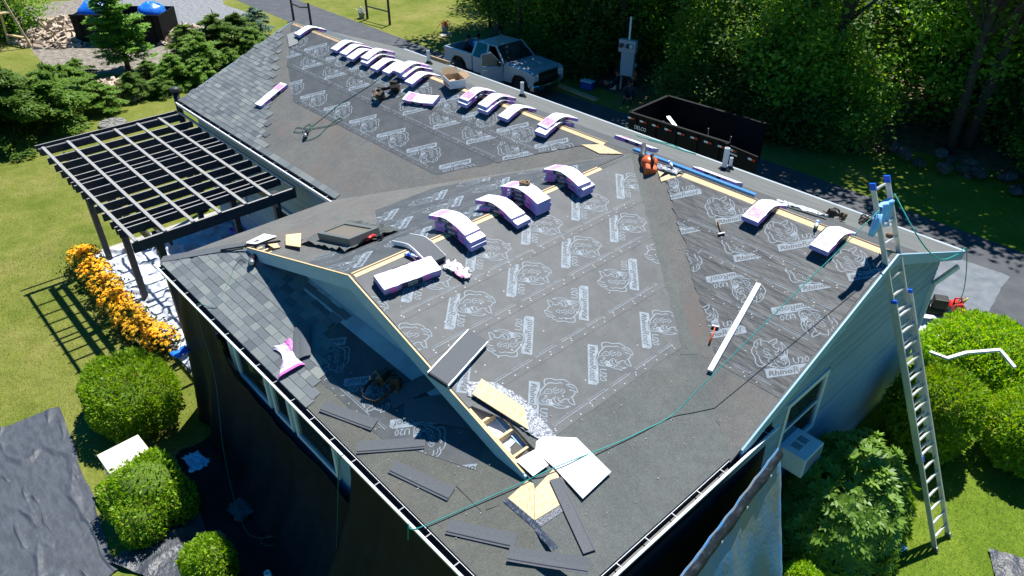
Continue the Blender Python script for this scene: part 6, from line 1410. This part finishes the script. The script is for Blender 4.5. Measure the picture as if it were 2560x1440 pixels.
# ---- dump trailer
def trailer():
    O = Vector((-15.7, 8.95, 0)); t = thing('dump_trailer', 'black dump trailer with reflective tape and open rear door', 'trailer', T(*O) @ RZ(.05))
    L, Wd, z0, z1 = 3.95, 2.35, .75, 2.0; K = M_['trailer']
    for nm, c_, d_ in (('side_wall', (L/2, 0, (z0+z1)/2), (L, .06, z1-z0)), ('side_wall', (L/2, Wd, (z0+z1)/2), (L, .06, z1-z0)), ('front_wall', (0, Wd/2, (z0+z1)/2), (.06, Wd-.06, z1-z0)), ('bed_floor', (L/2, Wd/2, z0), (L, Wd-.06, .06))):
        mb = MB(); mb.box(c_, d_); mb.build(nm, K, t)
    for y in (0, Wd): mb = MB(); mb.box((L/2, y, z1+.03), (L+.08, .11, .06)); mb.build('top_rail', K, t)
    mb = MB(); mb.box((0, Wd/2, z1+.03), (.11, Wd, .06)); mb.build('top_rail', K, t)
    for k in range(5): mb = MB(); mb.box((.3+k*(L-.6)/4, -.055, (z0+z1)/2), (.08, .05, z1-z0-.02)); mb.build('rib', K, t)
    def strip(x, z, F=Matrix.Identity(4), y=-.085):
        m = MB(); m.box((x-.07, y, z), (.14, .004, .065), F); m.build('reflector_white', M_['white'], t); m = MB(); m.box((x+.07, y, z), (.14, .004, .065), F); m.build('reflector_red', M_['redlens'], t)
    for k in range(8): strip(.12+k*(L-.30)/7, z1-.12)
    geo = text_geo('DELCO', .02); mb = MB(); F = Matrix(((1, 0, 0, .30), (0, 0, -1, -.084), (0, 1, 0, 1.54), (0, 0, 0, 1))); add_text(mb, geo, 0, 0, .50, .14, 0, 0, F); mb.build('lettering', M_['white'], t)
    FD2 = T(L+.06, -.03, 0) @ RZ(rad(-10)); mb = MB(); mb.box((.58, 0, (z0+z1)/2), (1.12, .06, z1-z0), FD2); dr = mb.build('rear_door', K, t)
    strip(.2, z1-.12, FD2, -.036); strip(.95, z1-.16, FD2, -.036)
    mb = MB(); mb.box((.22, -.036, z1-.24), (.34, .004, .05), FD2); mb.build('reflector_white', M_['white'], dr); mb = MB(); mb.box((.07, -.036, z1-.38), (.05, .004, .24), FD2); mb.build('reflector_white', M_['white'], dr)
    mb = MB(); F = FD2 @ Matrix(((1, 0, 0, .62), (0, 0, -1, -.036), (0, 1, 0, 1.15), (0, 0, 0, 1))); add_text(mb, geo, 0, 0, .26, .075, 0, 0, F); mb.build('lettering', M_['white'], dr)
    mb = MB(); mb.box((L-.02, -.04, (z0+z1)/2), (.12, .12, z1-z0+.1)); mb.build('corner_post', K, t); mb = MB(); mb.box((L-.02, Wd+.04, (z0+z1)/2), (.12, .12, z1-z0+.1)); mb.build('corner_post', K, t)
    mb = MB(); mb.box((L/2, Wd/2, .6), (L, 1.0, .2)); mb.build('chassis', K, t); mb = MB(); mb.beam((0, Wd/2, .6), (-1.4, Wd/2, .5), .2, .15); mb.build('tongue', K, t)
    for x in (1.7, 2.6):
        for y, sg in ((.15, 1), (Wd-.15, -1)): wheel(t, x, y, sg, .36)
    return t
trailer()
FT = T(-15.7, 8.95, 0) @ RZ(.05)
mb = MB(); mb.grid(lambda u, v: (.2+2.1*u, .1+2.1*v, .80+.55*(1-u)*(.6+.4*math.sin(v*3))+.18*nz3((u*6, v*6, 3))), 24, 20); o = mb.build('roofing_debris', mat('torn_shingle_debris', (.03, .03, .032), .9, (.09, .09, .09), 8, .8, 20)); o.matrix_world = FT; tag(o, 'torn off roofing debris heaped in the trailer', 'debris', None, 'stuff')
mb = MB(); mb.beam((.5, 1.7, 1.55), (2.2, .8, 1.1), .14, .03); o = mb.build('metal_offcut', M_['steel']); o.matrix_world = FT; tag(o, 'long grey metal flashing sticking out of the trailer debris', 'flashing')
mb = MB(); mb.grid(lambda u, v: (3.0+.45*math.sin(v*math.pi/2)*math.cos(u*6.283)*(1+.2*nz3((u*5, v*4, 2))), .65+.4*math.sin(v*math.pi/2)*math.sin(u*6.283), .80+.5*math.cos(v*math.pi/2)), 18, 8); o = mb.build('blue_bag', M_['bluebag'], None, True); o.matrix_world = FT; tag(o, 'blue plastic bag in the rear of the trailer', 'bag')
for k, (x, y) in enumerate(((2.75, .9), (3.45, .8))):
    mb = MB(); mb.tube([(x, y, .8), (x+.12*(2*k-1), y+.05, 1.9)], .022, 6); o = mb.build('long_shovel', M_['lumber_old']); o.matrix_world = FT; tag(o, ['wooden shovel shaft leaning left of the blue bag', 'wooden shovel shaft leaning right of the blue bag'][k], 'shovel')

# ---- people
def person(M, label, pose, shirt, pants, hat=None, hair=True, s=1.0):
    t = thing('person', label, 'person', M @ Matrix.Scale(s, 4))
    hipz = pose['hip']; sp = Vector(pose['chest']); J = {}
    V_, E_, R_, Z_ = [], [], [], []
    def add(p, r_, zone, par=None):
        V_.append(tuple(p)); R_.append(r_); Z_.append(zone)
        if par is not None: E_.append((par, len(V_)-1))
        return len(V_)-1
    pel = add((0, 0, hipz), .15, 'p'); wst = add((sp.x*.45, sp.y*.45, hipz+(sp.z-hipz)*.45), .14, 's', pel); ch = add(sp, .165, 's', wst)
    nk = add(sp+Vector((pose['head'][0]*.3, pose['head'][1]*.3, .17)), .06, 'k', ch); hd = add(sp+Vector((pose['head'][0], pose['head'][1], .33)), .105, 'k', nk); add(sp+Vector((pose['head'][0]*1.1, pose['head'][1]*1.1, .43)), .085, 'k', hd)
    for sg in (-1, 1):
        sh = add(sp+Vector((0, sg*.19, .07)), .075, 's', ch); el, wr_ = pose['arm'][0 if sg < 0 else 1]
        e = add(el, .048, 's', sh); ws = add(wr_, .032, 'k', e); d = (Vector(wr_)-Vector(el)).normalized(); pm = add(Vector(wr_)+d*.07, .034, 'k', ws); sd_ = d.cross(Vector((0, 0, 1)))
        sd_ = sd_.normalized() if sd_.length > .01 else Vector((0, 1, 0))
        for q in range(4): f1 = add(Vector(wr_)+d*(.12+.008*(q in (1, 2)))+sd_*(q-1.5)*.021, .010, 'k', pm); add(Vector(wr_)+d*(.165+.012*(q in (1, 2)))+sd_*(q-1.5)*.023-Vector((0, 0, .022)), .008, 'k', f1)
        f1 = add(Vector(wr_)+d*.06+sd_*.05*sg, .011, 'k', pm); add(Vector(wr_)+d*.10+sd_*.065*sg-Vector((0, 0, .01)), .009, 'k', f1)
        hp = add((0.02, sg*.10, hipz-.01), .11, 'p', pel); kn, an, toe = pose['leg'][0 if sg < 0 else 1]
        k_ = add(kn, .068, 'p', hp); a_ = add(an, .045, 'p', k_); add(toe, .04, 'b', a_)
    me = bpy.data.meshes.new('b'); me.from_pydata(V_, E_, []); o = bpy.data.objects.new('b', me); COL.objects.link(o)
    sk = o.modifiers.new('skin', 'SKIN'); sk.use_smooth_shade = True
    for i, r_ in enumerate(R_): me.skin_vertices[0].data[i].radius = (r_, r_)
    me.skin_vertices[0].data[0].use_root = True
    sb = o.modifiers.new('sub', 'SUBSURF'); sb.levels = 1; sb.render_levels = 1
    dg = bpy.context.evaluated_depsgraph_get(); bmsh = bpy.data.meshes.new_from_object(o.evaluated_get(dg)); bpy.data.objects.remove(o)
    zone = {'p': 1, 's': 0, 'k': 2, 'b': 3}
    bmsh.materials.clear()
    for m in (shirt, pants, M_['skin'], M_['black']): bmsh.materials.append(m)
    PV = np.array(V_); RR = np.array(R_)
    for p in bmsh.polygons: p.material_index = zone[Z_[int(np.argmin(np.linalg.norm(PV-np.array(p.center), axis=1)-RR))]]
    put('body', bmsh, t)
    h = Vector(V_[hd]); mb = MB()
    if hair or hat:
        mb.grid(lambda u, v: h+Vector((-.015+.125*math.sin(v*1.75)*math.cos(u*6.283), .115*math.sin(v*1.75)*math.sin(u*6.283), .035+.135*math.cos(v*1.75))), 14, 6); hb = mb.build('cap' if hat else 'hair', hat or M_['hair'], t, True)
        if hat: m2 = MB(); m2.prism([h+Vector((.08, -.08, .06)), h+Vector((.20, -.06, .045)), h+Vector((.20, .06, .045)), h+Vector((.08, .08, .06))], (0, 0, .012)); m2.build('brim', hat, hb)
    for nm, dy, dz, rr, m in (('eye', -.035, .01, .012, M_['hair']), ('eye', .035, .01, .012, M_['hair']), ('nose', 0, -.02, .018, M_['skin']), ('mouth', 0, -.06, .016, M_['redlens'])):
        mb = MB(); mb.lathe([(rr*.4, -rr), (rr, 0), (rr*.4, rr)], 6, T(*(h+Vector((.098, dy, dz))))); mb.build(nm, m, t)
    for dy in (-.11, .11): mb = MB(); mb.lathe([(.01, -.03), (.022, 0), (.01, .03)], 6, T(*(h+Vector((0, dy, 0))))); mb.build('ear', M_['skin'], t)
    return t
sit = dict(hip=.14, chest=(.02, 0, .56), head=(.06, 0), arm=[((.16, -.30, .40), (.36, -.16, .42)), ((.16, .30, .40), (.36, .16, .42))], leg=[((.42, -.16, .46), (.62, -.15, .10), (.80, -.16, .05)), ((.42, .16, .46), (.62, .15, .10), (.80, .16, .05))])
lean = dict(hip=.14, chest=(-.28, 0, .48), head=(.06, 0), arm=[((-.35, -.30, .28), (-.42, -.34, .06)), ((-.08, .28, .30), (.15, .18, .36))], leg=[((.48, -.14, .16), (.92, -.14, .08), (1.02, -.15, .18)), ((.42, .16, .44), (.66, .15, .10), (.84, .16, .05))])
bench = dict(hip=.14, chest=(.12, 0, .56), head=(.14, 0), arm=[((.26, -.28, .36), (.44, -.10, .26)), ((.26, .28, .36), (.44, .10, .26))], leg=[((.42, -.16, .46), (.62, -.15, .10), (.80, -.16, .05)), ((.42, .16, .46), (.62, .15, .10), (.80, .16, .05))])
person(T(*at(1585, 214, 0)) @ RZ(rad(-120)), 'person in an orange shirt and white cap sitting by the meter', sit, M_['cloth_or'], M_['jean'], M_['whitemat'])
person(T(*at(1573, 250, 0)) @ RZ(rad(-60)), 'person in a dark navy shirt sitting cross legged in front of the orange shirt', bench, M_['cloth_grey'], M_['jean'])
person(T(*at(1528, 222, 0)) @ RZ(rad(-150)), 'person in dark clothes leaning back on the grass by the cooler', lean, M_['cloth_dark'], M_['jean'])
TB = T(-25.75, 11.93, .75) @ RZ(.03)
person(TB @ T(-2.35, -.35, 0) @ RZ(rad(70)), 'person in a black shirt sitting in the truck bed', bench, M_['cloth_dark'], M_['jean'])
person(TB @ T(-2.0, .15, 0) @ RZ(rad(110)), 'person in a light blue shirt sitting in the truck bed', bench, M_['cloth_blue'], M_['jean'])

# ---- grass blades
def grass():
    rs = np.random.RandomState(3); P_ = []
    for x0, x1, y0, y1, n in ((-24, -13, -12.5, -7.8, 26000), (-34, -23, -11, -3.5, 22000), (-2.9, 1.8, -4, 4.2, 26000), (-50, -30, 10.2, 10.5, 10)):
        p = np.stack([rs.uniform(x0, x1, n), rs.uniform(y0, y1, n), np.full(n, .02)], 1); P_.append(p)
    C = np.concatenate(P_); C = C[~((C[:, 0] > -16) & (C[:, 1] < -10.4) & (C[:, 0] < -10))]
    n = len(C); L = .018+.026*rs.rand(n); U = unit(rs.normal(size=(n, 3))*.6+np.array([0, 0, 1.0])); V = side_of(U, rs)
    o = put('grass_blades', leaf_mesh('grass_blades', C+U*(L*.4)[:, None], U, V, L, .28, M_['blade'])); tag(o, 'short mown grass blades of the lawn', 'grass', None, 'stuff')
grass()

# ---- small scraps scattered on the roof
def scraps():
    rs = random.Random(9); mb = MB()
    for pl, box, n in ((wr, (-6.5, -2.0, .5, 5.3), 130), (fp, (-8.5, -4.5, -1.2, -.1), 40), (mn, (-18, -10, .4, 4.0), 50), (mn, (-6.5, -3.4, .3, 3.2), 40)):
        k = 0
        while k < n:
            a, d = rs.uniform(box[0], box[1]), rs.uniform(box[2], box[3]); k += 1; p = pl.p(a, d, .0)
            if pl is wr and (p.y < GY+.1 and d < 4.0 or p.y > -.8*d-.1+.9 or p.y < FY+.2): continue
            if pl is mn and abs(p.x-XW) < 1.3*abs(p.y)+.1: continue
            c = pl.p(a, d, .017); t = rs.uniform(0, 6.28); L = rs.uniform(.004, .011); W2 = rs.uniform(.002, .005); X = (pl.A*math.cos(t)+pl.D*math.sin(t)); Y = pl.N.cross(X)
            mb.prism([c-X*L-Y*W2, c+X*L-Y*W2, c+X*L+Y*W2, c-X*L+Y*W2], -pl.N*.006)
    o = mb.build('roof_scraps', mat('pale_scraps', (.55, .54, .50), .8, rnd=('island', [(.7, .69, .66), (.35, .30, .22), (.6, .6, .62)]))); tag(o, 'tiny pale scraps and nails scattered over the roof', 'scraps', None, 'stuff')
scraps()
